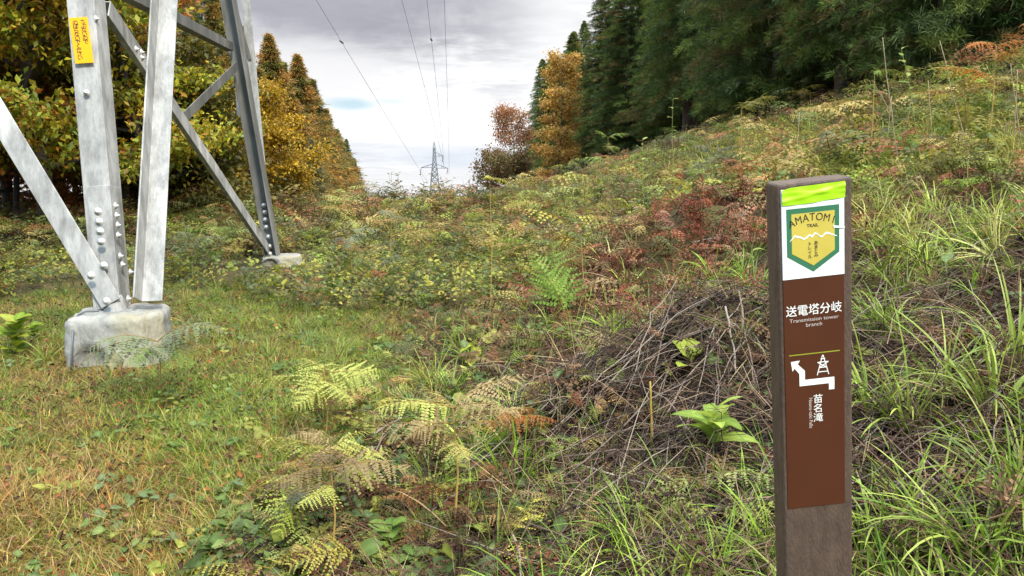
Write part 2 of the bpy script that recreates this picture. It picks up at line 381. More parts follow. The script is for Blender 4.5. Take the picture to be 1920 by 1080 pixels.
def stamp(g, pos, yaw=None, sc=None, tilt=0.15, tint=None, r=rng):
    """many turned, scaled and tinted copies of one shape as one set of arrays"""
    V, T, Cc = g; k = len(pos)
    if k == 0: return np.zeros((0, 3)), np.zeros((0, 3), int), np.zeros((0, 3))
    yaw = r.uniform(0, 2*np.pi, k) if yaw is None else yaw
    sc = np.ones(k) if sc is None else sc
    tx, ty = r.normal(0, tilt, k), r.normal(0, tilt, k)
    c, s = np.cos(yaw), np.sin(yaw); z0, z1 = np.zeros(k), np.ones(k)
    Rz = np.stack([c, -s, z0, s, c, z0, z0, z0, z1], -1).reshape(k, 3, 3)
    c, s = np.cos(tx), np.sin(tx); Rx = np.stack([z1, z0, z0, z0, c, -s, z0, s, c], -1).reshape(k, 3, 3)
    c, s = np.cos(ty), np.sin(ty); Ry = np.stack([c, z0, s, z0, z1, z0, -s, z0, c], -1).reshape(k, 3, 3)
    Rm = Rx @ Ry @ Rz
    VV = np.einsum('kij,nj->kni', Rm, V)*sc[:, None, None]+pos[:, None]
    CC = np.broadcast_to(Cc[None], VV.shape)*(tint[:, None] if tint is not None else 1)
    TT = T[None]+(np.arange(k)*len(V))[:, None, None]
    return VV.reshape(-1, 3), TT.reshape(-1, 3), CC.reshape(-1, 3)
def fld(x, y, f=1.0, ph=0.0):            # smooth patchiness, 0..1
    return 0.5+0.5*(np.sin(f*(1.9*x+0.7*y)+ph)*0.4+np.sin(f*(-1.1*x+2.3*y)+2*ph+1)*0.35+np.sin(f*(3.7*x+3.1*y)+ph*3)*0.25)
def scat(n, r0, r1, keep, wide=42, r=rng, pw=0.0):
    """random spots on the ground between two distances, thinner with distance, kept where keep(x, y) allows"""
    t = r.random(n)
    d = r0*(r1/r0)**t if pw == 0 else (r0**pw+t*(r1**pw-r0**pw))**(1/pw)
    a = r.uniform(-R_(wide), R_(wide), n)
    x, y = d*np.sin(a), d*np.cos(a); k = keep(x, y)
    k = k if k.dtype == bool else r.random(n) < k
    x, y = x[k], y[k]
    return np.stack([x, y, h(x, y)], -1)
TINTS = lambda cs: np.array([S(*c) for c in cs])
def mixg(protos, pos, sc, tilt, tints=None, r=rng, jit=0.12):
    """spread several shapes over the spots, each spot with a colour picked from a palette"""
    which = r.integers(0, len(protos), len(pos)); out = []
    for i, g in enumerate(protos):
        p = pos[which == i]
        s = sc[which == i] if isinstance(sc, np.ndarray) else r.uniform(*sc, len(p))
        t = 1+r.normal(0, jit, (len(p), 1))*np.ones((1, 3))
        if tints is not None: t = t*(tints(p) if callable(tints) else tints[r.integers(0, len(tints), len(p))])
        out.append(stamp(g, p, None, s, tilt, t, r))
    return cat_(out)
def stuff(name, g, mat):
    o = put(name, g[0], g[1], g[2], mat); o['kind'] = 'stuff'; return o
def onwhite(g): return g[0], g[1], g[2]/max(1e-6, g[2].mean())*1.0

# zones
def u_(x, y): return x-foot(y)
def edge_lawn(y): return -0.95+0.14*np.sin(y*1.7)+0.08*np.sin(y*4.1)
FX, FY = -2.98, 5.75                     # tower foundation
def offbase(x, y): return (np.abs(x-FX) > 0.38) | (np.abs(y-FY) > 0.38)
def lawn(x, y): return (x < edge_lawn(y)+0.25*rng.random(len(x))) & (y < 8.6+0.8*np.sin(x*1.1)) & offbase(x, y)
def strip(x, y): return (x > edge_lawn(y)-0.1) & (u_(x, y) < 0.15) & (y < 9.5)
def bank(x, y): return (u_(x, y) > -0.15) & (y < 5.6)
def upper(x, y): return (u_(x, y) > 0.0) & (y > 4.4)
def clear(x, y): return ~((np.abs(x-FBX) < 0.75) & (y > 9.4) & (y < 11.6) & (x/y > -0.40))
FBX = -3.55
def brush(x, y): return (y > 8.0+0.8*np.sin(x*1.1)) & (u_(x, y) < 1.5)
def mound(x, y): return np.clip(1.6*np.exp(-(((x-1.7)/1.1)**2+((y-7.0)/1.5)**2)), 0, 1)

# ------------------------------------------------------------------ the sign post
def box(x0, x1, y0, y1, z0, z1):
    V = [(x, y, z) for x in (x0, x1) for y in (y0, y1) for z in (z0, z1)]
    return V, [(0, 1, 3, 2), (4, 6, 7, 5), (0, 4, 5, 1), (2, 3, 7, 6), (0, 2, 6, 4), (1, 5, 7, 3)]
def bevel(o, wd, seg=2):
    b = o.modifiers.new('bevel', 'BEVEL'); b.width = wd; b.segments = seg; b.limit_method = 'ANGLE'; return o
M['post'] = noisy('recycled_brown_plastic', S(62, 49, 41), S(80, 65, 54), 60, 0.6, 0, 0.22, S(70, 57, 48), (1, 1, 0.3))
M['panel'] = flat('brown_sign_face', tuple(x*0.6 for x in S(88, 48, 30)), 0.35)
M['sticker'] = flat('white_sticker', (0.62, 0.66, 0.66), 0.35)
M['white_ink'] = flat('white_ink', (0.62, 0.62, 0.60), 0.5)
M['thin_ink'] = flat('pale_ink', (0.42, 0.36, 0.33), 0.5)
M['green_ink'] = flat('dark_green_ink', (0.030, 0.13, 0.065), 0.4)
M['gold_ink'] = flat('yellow_ink', (0.42, 0.34, 0.06), 0.4)
M['black_ink'] = flat('black_ink', (0.02, 0.02, 0.018), 0.5)
M['lime_tape'] = flat('lime_tape', (0.30, 0.58, 0.012), 0.35)
M['olive_line'] = flat('olive_line', (0.22, 0.24, 0.02), 0.4)
M['notice'] = flat('yellow_notice', (0.72, 0.34, 0.002), 0.4)
dg = bpy.context.evaluated_depsgraph_get
def text_mesh(body, size, name, mat, parent, x, z, y, sx=1.0, bold=0.0, ang=0.0, align='CENTER', yaw=0.0, vertical=False, step=1.0):
    """letters as thin flat shapes lying on a face whose outward normal is -y"""
    Vs, Fs = [], []
    for i, chs in enumerate(body if vertical else [body]):
        cu = bpy.data.curves.new('letters', 'FONT'); cu.body = chs; cu.size = size; cu.align_x = align; cu.align_y = 'CENTER'
        cu.offset = bold; cu.resolution_u = 3
        to = bpy.data.objects.new('letters', cu); C.objects.link(to)
        me = bpy.data.meshes.new_from_object(to.evaluated_get(dg()))
        o0 = len(Vs)
        ca, sa = math.cos(ang), math.sin(ang)
        for v in me.vertices:
            a, b = v.co.x*sx, v.co.y-(i*step*size if vertical else 0); Vs.append((x+a*ca-b*sa, y, z+a*sa+b*ca))
        Fs += [tuple(o0+k for k in p.vertices) for p in me.polygons]
        bpy.data.objects.remove(to); bpy.data.curves.remove(cu); bpy.data.meshes.remove(me)
    return put(name, Vs, Fs, None, mat, parent)
def plate(name, pts, y, mat, parent, th=0.0004):   # flat outline (x, z) with a little thickness, face at y
    n = len(pts); V = [(a, y, b) for a, b in pts]+[(a, y+th, b) for a, b in pts]
    F = [tuple(range(n)), tuple(range(2*n-1, n-1, -1))]+[(i, i+n, (i+1) % n+n, (i+1) % n) for i in range(n)]
    return put(name, V, F, None, mat, parent)
YP = 1.2
pt = P(1527, 337, YP)                      # middle of the top of the front face
mpp = (YP*math.cos(PITCH)-(pt[2]-EYE)*math.sin(PITCH))/FPX   # metres per pixel at the top
base_z = float(h(pt[0], YP))
H_ = pt[2]-base_z+0.25
LEAN = R_(6.0)
ROT = Matrix.Rotation(R_(2.0), 3, 'Z') @ Matrix.Rotation(-LEAN, 3, 'Y') @ Matrix.Rotation(R_(3.5), 3, 'X')
UPV = np.array(ROT @ Vector((0, 0, 1)))
post = thing('trail_post', pt-UPV*(H_-0.25), 'dark brown trail post with brown sign panel, badge sticker and lime tape on top', 'sign post')
post.rotation_euler = ROT.to_euler()
PW, PH = 0.0625, H_-0.25
f_ = lambda px: (px-1527)*mpp
# front face is y = 0, the body stands behind it
pb = put('post_body', *box(-PW, PW, 0, 0.048, -0.3, PH), None, M['post'], post); bevel(pb, 0.006, 3)
def rowof(q):
    d = pt+UPV*q-np.array([0, 0, EYE]); dep = d[1]*math.cos(PITCH)-d[2]*math.sin(PITCH); upc = d[1]*math.sin(PITCH)+d[2]*math.cos(PITCH)
    return 540-FPX*upc/dep
_q = np.linspace(0.02, -1.3, 400); _r = np.array([rowof(k) for k in _q])
def zt(row): return PH+float(np.interp(row, _r, _q))         # sighted height to height on the post
pxl, pxr = -0.0555, 0.0475
panel = put('sign_panel', *box(pxl, pxr, -0.0015, 0.004, zt(948), zt(518)), None, M['panel'], post); bevel(panel, 0.0008, 1)
stk = put('badge_sticker', *box(pxl, pxr, -0.0022, 0.004, zt(519), zt(350)), None, M['sticker'], post); bevel(stk, 0.0005, 1)
def sx_(px): return pxl+(px-1462)/(1581-1462)*(pxr-pxl)
shield = plate('badge_shield', [(sx_(1471), zt(387)), (sx_(1571), zt(387)), (sx_(1571), zt(476)), (sx_(1521), zt(508)), (sx_(1471), zt(476))][::-1], -0.0027, M['green_ink'], stk)
plate('badge_field', [(sx_(1480), zt(397)), (sx_(1562), zt(397)), (sx_(1562), zt(471)), (sx_(1521), zt(496.5)), (sx_(1480), zt(471))][::-1], -0.0031, M['gold_ink'], stk)
for i, ch in enumerate('AMATOMI'):
    k = (i-3)/3.0; xx = sx_(1520.5+(-40, -27, -13.5, -1, 12.5, 26.5, 39)[i])
    text_mesh(ch, 0.0178, 'letter', M['black_ink'], stk, xx, zt(406+9*k*k), -0.0035, 0.86, 0.0, -k*0.30)
text_mesh('TRAIL', 0.0075, 'lettering', M['black_ink'], stk, sx_(1520), zt(421.5), -0.0035, 1.0, 0.0001)
text_mesh('あまとみ', 0.0074, 'lettering', M['black_ink'], stk, sx_(1526), zt(455), -0.0035, 1.0, 0.0001, 0, 'CENTER', 0, True, 0.92)
text_mesh('トレイル', 0.0074, 'lettering', M['black_ink'], stk, sx_(1514), zt(456), -0.0035, 1.0, 0.0001, 0, 'CENTER', 0, True, 0.95)
# snow-white ridge line of mountains across the badge
def ridge():
    top = [(1476, 447), (1481, 441), (1486, 436), (1490, 438), (1496, 439), (1503, 444), (1508, 441), (1514, 437), (1519, 440), (1524, 434.5), (1529, 437), (1533, 441), (1538, 443), (1542, 438), (1547, 436), (1552, 438), (1558, 441), (1566, 445)]
    bt = [(x+random.uniform(-.6, .6), y+random.uniform(2.4, 4.4)*(1 if 1480 < x < 1560 else .5)) for x, y in top]
    pts = [(sx_(x), zt(y)) for x, y in top]; pb_ = [(sx_(x), zt(y)) for x, y in bt]
    V = [(a, -0.0035, b) for a, b in pts]+[(a, -0.0035, b) for a, b in pb_]; n = len(pts)
    return V, [(i, i+n, i+n+1, i+1) for i in range(n-1)]
put('badge_ridge_line', *ridge(), None, M['white_ink'], stk)
# lime tape with a wrinkle, its lower edge uneven
nx_, nz_ = 40, 12
V = []
for j in range(nz_+1):
    for i in range(nx_+1):
        a, b = i/nx_, j/nz_
        x = pxl+0.0015+a*(pxr-pxl-0.0005)+(1-b)*-0.001*(a < .05)
        zz_ = zt(378)+(zt(346)-zt(378))*b+0.0022*(a-0.5)-0.0012*math.sin(a*5)*(1-b)-0.003*(a < .12)*b*(1-a/.12)
        cr = 0.0016*math.exp(-((b-0.25-0.5*a)/0.10)**2)+0.0010*math.exp(-((b-0.75+0.35*a)/0.08)**2)+0.0008*math.sin(a*17+b*5)*0.5
        V.append((x, -0.0034-cr, zz_))
F = [(j*(nx_+1)+i, j*(nx_+1)+i+1, (j+1)*(nx_+1)+i+1, (j+1)*(nx_+1)+i) for j in range(nz_) for i in range(nx_)]
put('lime_tape', V, F, None, M['lime_tape'], post, smooth=True)
# torn flap where the sticker is creased
put('torn_crease', [(sx_(1558), -0.0042, zt(425)), (sx_(1581), -0.0042, zt(429)), (sx_(1580.5), -0.0036, zt(433)), (sx_(1572), -0.0036, zt(432)), (sx_(1560), -0.0040, zt(430))], [(0, 4, 3, 2, 1)], None, M['sticker'], stk)
text_mesh('送電塔分岐', 0.0200, 'lettering', M['white_ink'], panel, sx_(1521), zt(580), -0.0019, 0.95, 0.00012)
text_mesh('Transmission tower', 0.0092, 'lettering', M['thin_ink'], panel, sx_(1521), zt(597), -0.0019, 1.12)
text_mesh('branch', 0.0092, 'lettering', M['thin_ink'], panel, sx_(1521), zt(607), -0.0019, 1.12)
plate('dividing_line', [(sx_(1471), zt(662.0)), (sx_(1571), zt(662.0)), (sx_(1571), zt(660.2)), (sx_(1471), zt(660.2))][::-1], -0.0019, M['olive_line'], panel, 0.0003)
q = [(1474, 673), (1492, 672), (1487.5, 678.5), (1501.5, 692), (1501.5, 709), (1560, 709), (1560, 732), (1549, 732), (1549, 720), (1490.5, 720), (1490.5, 697), (1481.5, 686), (1477, 691)]
plate('direction_arrow', [(sx_(a), zt(b)) for a, b in q], -0.0019, M['white_ink'], panel, 0.0003)
def strokes(segs, wd):
    V, F = [], []
    for (a, b), (c, d) in segs:
        l = math.hypot(c-a, d-b); nx1, ny1 = -(d-b)/l*wd/2, (c-a)/l*wd/2; o = len(V)
        V += [(sx_(a+nx1), -0.0019, zt(b+ny1)), (sx_(c+nx1), -0.0019, zt(d+ny1)), (sx_(c-nx1), -0.0019-0.00001*len(F), zt(d-ny1)), (sx_(a-nx1), -0.0019, zt(b-ny1))]
        F.append((o, o+1, o+2, o+3))
    return V, F
pic = [((1537, 666), (1526, 703)), ((1538, 666), (1549, 703)), ((1526.5, 679), (1548.5, 679)), ((1533, 673), (1542, 673)), ((1527, 679), (1544, 689)), ((1548, 679), (1531, 689)), ((1530, 689), (1545.5, 689)), ((1529, 697), (1547, 697))]
put('tower_symbol', *strokes(pic, 1.7), None, M['white_ink'], panel)
text_mesh('苗名滝', 0.0172, 'lettering', M['white_ink'], panel, sx_(1527), zt(748), -0.0019, 1.0, 0.0001, 0, 'CENTER', 0, True, 1.0)
text_mesh('Naena-taki Falls', 0.0088, 'lettering', M['thin_ink'], panel, sx_(1512), zt(772), -0.0019, 1.0, 0, -math.pi/2)

# ------------------------------------------------------------------ the transmission tower
tower = thing('transmission_tower', (FX, FY, 0), 'tall pale grey steel lattice tower with its near leg on a concrete block', 'transmission tower')
TO = np.array([FX, FY, 0.0])
def angle_bar(name, p0, p1, wd, th, da, db, mat, parent=tower, cut=0.0):
    """L-section steel: two flanges from the heel line p0-p1, towards da and towards db"""
    p0, p1 = np.array(p0)-TO, np.array(p1)-TO; ax = (p1-p0)/np.linalg.norm(p1-p0)
    a = np.array(da, float); a -= a.dot(ax)*ax; a /= np.linalg.norm(a)
    b = np.array(db, float); b -= b.dot(ax)*ax; b -= b.dot(a)*a*0.999; b /= np.linalg.norm(b)
    prof = [(0, 0), (wd, 0), (wd, th), (th, th), (th, wd), (0, wd)]
    V = [p+a*x+b*y for p in (p0, p1) for x, y in prof]
    F = [(i, (i+1) % 6, (i+1) % 6+6, i+6) for i in range(6)]+[(0, 3, 2, 1), (0, 5, 4, 3), (6, 7, 8, 9), (6, 9, 10, 11)]
    o = put(name, V, F, None, mat, parent); bevel(o, min(th*0.3, 0.004), 2); return o
Xv, Yv, Zv = np.array([1., 0, 0]), np.array([0, 1., 0]), np.array([0, 0, 1.])
FY2 = 11.4
nb, nt_ = P(226, 582, FY), P(176, -2, FY+0.28)
kn = (nt_-nb)/(nt_[2]-nb[2])
fb, ft = P(527, 482, FY2), P(444, -2, FY2-0.35)
kf = (ft-fb)/(ft[2]-fb[2])
dirR = np.array([fb[0]-nb[0], fb[1]-nb[1], 0]); dirR /= np.linalg.norm(dirR)     # along the right face, going away
dirF = np.array([-dirR[1], dirR[0], 0])                                           # along the front face, going left
TOPZ = 16.0
WN = 0.205
leg = angle_bar('leg', nb, nb+kn*(TOPZ-nb[2]), WN, 0.018, dirF, dirR, M['steel'])
splice = angle_bar('splice_plate', nb+kn*0.02+(Xv*0.004-Yv*0.01), nb+kn*0.98+(Xv*0.004-Yv*0.01), WN*0.86, 0.012, dirF, dirR, M['steel'])
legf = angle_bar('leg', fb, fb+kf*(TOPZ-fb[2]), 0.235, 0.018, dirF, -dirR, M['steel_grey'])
# left diagonal on the front face, right diagonal on the right face
off = -dirR*0.03
d0 = P(197, 576, FY)+off*2; d1 = P(-45, 175, FY+0.16)+off*2
dd = (d1-d0)
diagl = angle_bar('diagonal_brace', d0, d0+dd*4.0, 0.17, 0.014, np.cross(dd, dirR)*-1, -dirR*-1, M['steel'])
e0 = P(262, 566, FY+0.02)-dirF*0.01; e1 = P(297, -2, FY+1.0)
de = e1-e0
diagr = angle_bar('diagonal_brace', e0, e0+de*5.5, 0.165, 0.014, np.cross(de, dirF)*1, dirF*-1, M['steel'])
g0 = P(506, 478, FY2-0.1); g1 = P(258, 108, FY+1.30)
dgv = g1-g0; _o = np.cross(dgv, dirF)*-1; _o /= np.linalg.norm(_o); g0 = g0+_o*0.14; g1 = g1+_o*0.14
diagf = angle_bar('diagonal_brace', g0, g0+dgv*1.12, 0.15, 0.012, np.cross(dgv, dirF), dirF, M['steel'])
def between(name, a, b, wd, mat, hint=None): return angle_bar(name, a, b, wd, 0.010, np.cross(np.array(b)-np.array(a), dirF) if hint is None else hint, dirF, mat)
def on(p, dv, t): return p+dv*t
s0 = P(347, 232, (g0+dgv*0.64)[1]-0.1); s1 = P(446, 132, FY2-0.4)
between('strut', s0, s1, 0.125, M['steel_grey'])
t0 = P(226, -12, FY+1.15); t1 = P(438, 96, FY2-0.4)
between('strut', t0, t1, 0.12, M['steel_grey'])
k0 = P(497, 472, FY2+0.16); k1 = P(452, -2, FY2+0.25)
angle_bar('rear_leg_flange', k0, k0+(k1-k0)*1.6, 0.13, 0.012, Xv, -Yv*-1, M['steel'])
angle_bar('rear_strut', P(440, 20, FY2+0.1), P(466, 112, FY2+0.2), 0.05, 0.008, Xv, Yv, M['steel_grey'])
put('gusset_plate', *box(0, 0.09, 0, 0.012, 0, 0.36), None, M['steel'], tower, loc=tuple(P(444, 217, FY2+0.35)-TO))
# the two legs out of the picture on the left, and the tower above it
ll = nb+dirF*6.7; lf = fb+dirF*6.7
ctr = (nb+fb+ll+lf)/4; ctr[2] = 0
def towards(p, z, k=0.115):
    c = ctr.copy(); d = c-p; d[2] = 0; d /= np.linalg.norm(d); return p+d*k*1.35*(z-p[2])+Zv*(z-p[2])
llT, lfT = towards(ll, TOPZ), towards(lf, TOPZ)
nT, fT = nb+kn*(TOPZ-nb[2]), fb+kf*(TOPZ-fb[2])
angle_bar('leg', ll, llT, WN, 0.018, -dirF, dirR, M['steel']); angle_bar('leg', lf, lfT, WN, 0.018, -dirF, -dirR, M['steel'])
top4 = [nT, fT, lfT, llT]; ctop = sum(top4)/4; apex = ctop+Zv*13; apex4 = [apex+0.45*(p-ctop)/np.linalg.norm(p-ctop) for p in top4]
for a, b in zip(top4, apex4): angle_bar('upper_leg', a, b, 0.16, 0.014, ctop-a, np.cross(b-a, ctop-a), M['steel'])
for i in range(4):
    j = (i+1) % 4
    angle_bar('horizontal_brace', top4[i], top4[j], 0.12, 0.01, -Zv, ctop-top4[i], M['steel'])
    for k in range(4):
        a0 = top4[i]+(apex4[i]-top4[i])*k/4; b1 = top4[j]+(apex4[j]-top4[j])*(k+1)/4
        angle_bar('upper_diagonal', a0, b1, 0.09, 0.008, Zv, ctop-top4[i], M['steel'])
PYL = P(815, 330, 262.0)
arms = []
for (sgn, zr, ln) in ((-1, 2.0, 5.6), (1, 2.0, 5.6), (1, 7.0, 4.0), (-1, 9.5, 1.0)):
    root = ctop+Zv*zr; tip = root+Xv*sgn*ln; 
    for dy in (-0.55, 0.55):
        angle_bar('crossarm', root+Yv*dy, tip, 0.1, 0.009, Zv, Yv, M['steel'])
        angle_bar('crossarm', root+Yv*dy+Zv*1.3, tip, 0.08, 0.009, Zv, Yv, M['steel'])
    arms.append(tip)
# bolts: short studs with a hexagonal nut
def bolt_mesh():
    g = [tube([(0, 0.004, 0), (0, -0.014, 0)], [0.019, 0.019], 6), tube([(0, 0.0, 0), (0, -0.004, 0)], [0.031, 0.031], 12), tube([(0, 0, 0), (0, -0.03, 0)], [0.0095, 0.0085], 8)]
    v, t, c = cat_(g); me = put('bolt', v, t, None, M['bolt']); return me
b0_ = bolt_mesh(); used_b = False
def bolt(px, py, y, parent=leg, nrm=None, s=1.0):
    global used_b
    o = b0_ if not used_b else b0_.copy()
    if used_b: C.objects.link(o)
    used_b = True
    o.parent = parent; o.scale = (s, s, s); o.location = tuple(P(px, py, y)-TO)
    n = -dirR if nrm is None else nrm
    o.rotation_euler = Vector(tuple(-n)).to_track_quat('Y', 'Z').to_euler()
for px, py in ((184, 397), (186, 416), (188, 434), (190, 453), (195, 498)): bolt(px, py, FY-0.03)
for px, py in ((216, 386), (218, 404), (220, 422), (221, 441), (225, 480), (229, 496)): bolt(px, py, FY+0.06, leg, -dirF, 0.9)
bolt(171, 517, FY-0.12, diagl); bolt(200, 565, FY-0.13, diagl)
bolt(244, 510, FY+0.08, diagr, -dirF, 0.9); bolt(240, 560, FY+0.0, diagr, -dirF, 0.9)
bolt(162, 174, FY+0.16, leg, None, 0.8); bolt(180, 35, FY+0.26, leg, -dirF, 0.8)
for px, py in ((255, 92), (265, 98), (266, 108)): bolt(px, py, FY+0.8, diagr, -dirF, 0.9)
for px, py in ((495, 385), (497, 398), (498, 412), (500, 426), (504, 444), (506, 462), (491, 450), (506, 476)): bolt(px, py, FY2-0.12, legf, -dirR, 1.15)
# yellow notice fixed to the near leg
fr_ = -dirR; nz0 = P(156, 77, FY+0.22)-TO+fr_*0.03
nyaw = math.atan2(-fr_[0], fr_[1])+math.pi
note = put('notice_plate', *box(-0.069, 0.069, -0.002, 0, -0.172, 0.172), None, M['notice'], leg, loc=tuple(nz0))
note.rotation_euler = (R_(-3), R_(-4.5), nyaw)
bevel(note, 0.0015, 1)
text_mesh('あぶないので', 0.042, 'lettering', M['black_ink'], note, 0.032, 0.132, -0.0026, 1.05, 0.0009, 0, 'CENTER', 0, True, 0.70)
text_mesh('のぼらないでください', 0.042, 'lettering', M['black_ink'], note, -0.026, 0.132, -0.0026, 1.05, 0.0009, 0, 'CENTER', 0, True, 0.70)
# concrete foundation: chamfered block, corners worn
def foundation(name, cx_, cy_, w_, hgt, yaw, z0=0.0):
    a, ch = w_/2, w_*0.22; n = 96
    fp = np.array([(-a+ch*.3, -a), (a-ch, -a), (a, -a+ch), (a, a-ch), (a-ch, a), (-a+ch, a), (-a, a-ch), (-a, -a+ch*.3)]); q = np.concatenate([fp, fp[:1]])
    dl = np.concatenate([[0], np.cumsum(np.linalg.norm(np.diff(q, axis=0), axis=1))]); t = np.linspace(0, dl[-1], n, endpoint=False)
    o = np.stack([np.interp(t, dl, q[:, 0]), np.interp(t, dl, q[:, 1])], -1)
    o = (np.roll(o, 1, 0)+o*2+np.roll(o, -1, 0))/4
    prof = [(1.08, -0.3), (1.06, -0.05)]+[(1.05-0.05*k/9, (hgt-0.05)*k/9) for k in range(10)]+[(0.99, hgt-0.03), (0.965, hgt-0.012), (0.92, hgt), (0.82, hgt+0.004), (0.6, hgt+0.008), (0.3, hgt+0.012), (0.02, hgt+0.014)]
    V = []
    for s, z in prof:
        for x, y in o*s:
            k = 0.006*math.sin(x*23+z*17)+0.006*math.sin(y*31+x*17+2)+0.004*math.sin(z*57+x*39)+0.003*math.sin(x*90+z*70)+0.003*math.sin(y*85-z*110)
            d = math.hypot(x, y)+1e-6; yy = y
            bx, bz = x+0.17, z-0.02
            if y < -a*0.8 and bx*bx*1.8+bz*bz < 0.030 and s > 0.9: yy += 0.10*(1-(bx*bx*1.8+bz*bz)/0.030)**.5
            V.append((x*(1+k/d*(s > .2)), yy*(1+k/d*(s > .2)), z+k*0.7))
    m = len(prof); F = [(i*n+j, i*n+(j+1) % n, (i+1)*n+(j+1) % n, (i+1)*n+j) for i in range(m-1) for j in range(n)]
    ob = put(name, V, F, None, M['concrete'], tower, True); ob.location = (cx_-TO[0], cy_-TO[1], z0); ob.rotation_euler = (0, 0, yaw); return ob
FH = float(nb[2])-0.01
foundation('foundation', nb[0]-0.02, FY+0.04, 0.665, FH, R_(17))
foundation('foundation', fb[0]+0.02, FY2, 0.56, float(fb[2])+0.03, R_(14))
foundation('foundation', ll[0], ll[1], 0.76, float(ll[2])+0.02, R_(14)); foundation('foundation', lf[0], lf[1], 0.76, float(lf[2])+0.02, R_(14))
v, t, c = tube([nb+np.array([-0.05, 0.03, -0.03])-TO, nb+np.array([-0.05, 0.03, 0.06])-TO, nb+np.array([-0.05, 0.03, 0.12])-TO], [0.10, 0.075, 0.05], 8)
put('leg_stub', v, t, None, M['steel'], tower, smooth=True)
cb = [P(a, b, y)-TO for a, b, y in ((186, 583, FY-0.06), (160, 584, FY-0.12), (146, 590, FY-0.2), (139, 603, FY-0.3), (135, 640, FY-0.42), (133, 700, FY-0.45))]
v, t, c = tube(cb, 0.007, 6); put('earth_cable', v, t, None, M['wire'], tower, smooth=True)

# ------------------------------------------------------------------ the far pylon and the wires
pyl = thing('distant_pylon', PYL, 'small lattice pylon far down the clearing, seen against the sky', 'pylon')
mp = 262/FPX*0.985
def bars(name, segs, rad, mat, parent):
    g = cat_([tube([a, b], rad, 4) for a, b in segs]); return put(name, g[0], g[1], None, mat, parent)
def lattice():
    z0, z1, z2 = -34.0, 9.6, 11.9; seg = []
    def wz(z): return 0.35+max(0, (5.6-z))*0.045+max(0, (z1-z))*0.055 if z < z1 else 0.35*max(0, (z2-z))/(z2-z1)+0.02
    zs = list(np.linspace(z0, -4, 7))+[-1.5, 0.5, 2.2, 3.9, 5.6, 7.2, 8.6, 9.6, 11.9]
    for i in range(len(zs)-1):
        a, b = wz(zs[i]), wz(zs[i+1])
        A = [np.array([sx*a, sy*a, zs[i]]) for sx, sy in ((-1, -1), (1, -1), (1, 1), (-1, 1))]
        B = [np.array([sx*b, sy*b, zs[i+1]]) for sx, sy in ((-1, -1), (1, -1), (1, 1), (-1, 1))]
        for k in range(4): seg += [(A[k], B[k]), (A[k], B[(k+1) % 4]), (A[(k+1) % 4], B[k])]
        for k in range(4): seg.append((B[k], B[(k+1) % 4]))
    return seg
M['far_steel'] = flat('far_grey_steel', (0.10, 0.115, 0.13), 0.6)
bars('tower_body', lattice(), 0.10, M['far_steel'], pyl)
tipsP = {}
for key, x1, z1, zroot in (('l', -25*mp, 2.9, 4.2), ('r', 25*mp, 2.7, 4.2), ('u', 16.5*mp, 6.9, 8.2)):
    sg = 1 if x1 > 0 else -1
    segs = [(np.array([sg*0.5, dy, z1]), np.array([x1, 0, z1])) for dy in (-0.5, 0.5)]+[(np.array([sg*0.5, dy, zroot]), np.array([x1, 0, z1])) for dy in (-0.5, 0.5)]
    segs += [(np.array([x1*0.55, -0.2, z1]), np.array([x1*0.55, -0.2, z1+(zroot-z1)*0.45]))]
    bars('crossarm', segs, 0.09, M['far_steel'], pyl)
    bars('insulator', [(np.array([x1, 0, z1]), np.array([x1-0.35, -0.2, z1-2.0]))], 0.11, M['far_steel'], pyl)
    tipsP[key] = PYL+np.array([x1, 0, z1-0.1 if key != 'l' else z1])
def wire(samples, endp, start, label, beads=()):
    """hanging wire: quadratic in distance through the tower arm, a sighting and the far pylon"""
    px, py, y = samples; m = P(px, py, y)
    ys = np.array([start[1], m[1], endp[1]])
    cxs = np.polyfit(ys, [start[0], m[0], endp[0]], 2); czs = np.polyfit(ys, [start[2], m[2], endp[2]], 2)
    yy = np.concatenate([np.linspace(start[1], 120, 40), np.linspace(125, endp[1], 24)])
    pts = np.stack([np.polyval(cxs, yy), yy, np.polyval(czs, yy)], -1)
    rad = 0.010+0.00007*yy
    v, t, c = tube(pts, rad, 5); o = put('power_line', v, t, None, M['wire'])
    tag(o, label, 'power line', 'power lines over the clearing')
    for yb in beads:
        b = bpy.data.meshes.new('clamp'); p = np.array([np.polyval(cxs, yb), yb, np.polyval(czs, yb)])
        v, t, c = tube([p+(0, -0.7, 0), p+(0, -.3, 0), p+(0, .3, 0), p+(0, .7, 0)], [0.02, 0.075, 0.075, 0.02], 8); put('clamp', v, t, None, M['wire'], o)
zA = arms[0][2]
wire((714, 200, 74), tipsP['l'], np.array([-12.6, 9.0, 21.0]), 'power line slanting from upper centre down to the pylon crossarm', (56,))
wire((815, 130, 70), PYL+np.array([1.9, 0, 6.8]), np.array([-3.0, 9.0, 22.5]), 'inner power line dropping to the short upper arm of the pylon', (62,))
wire((835, 60, 60), tipsP['r'], np.array([-1.2, 9.0, 21.5]), 'nearly upright power line just outside the pylon on its right side', (52,))
wire((790, 140, 75), PYL+np.array([0, 0, 11.8]), np.array([-7.6, 9.0, 28.0]), 'thin faint wire running to the pointed top of the pylon')

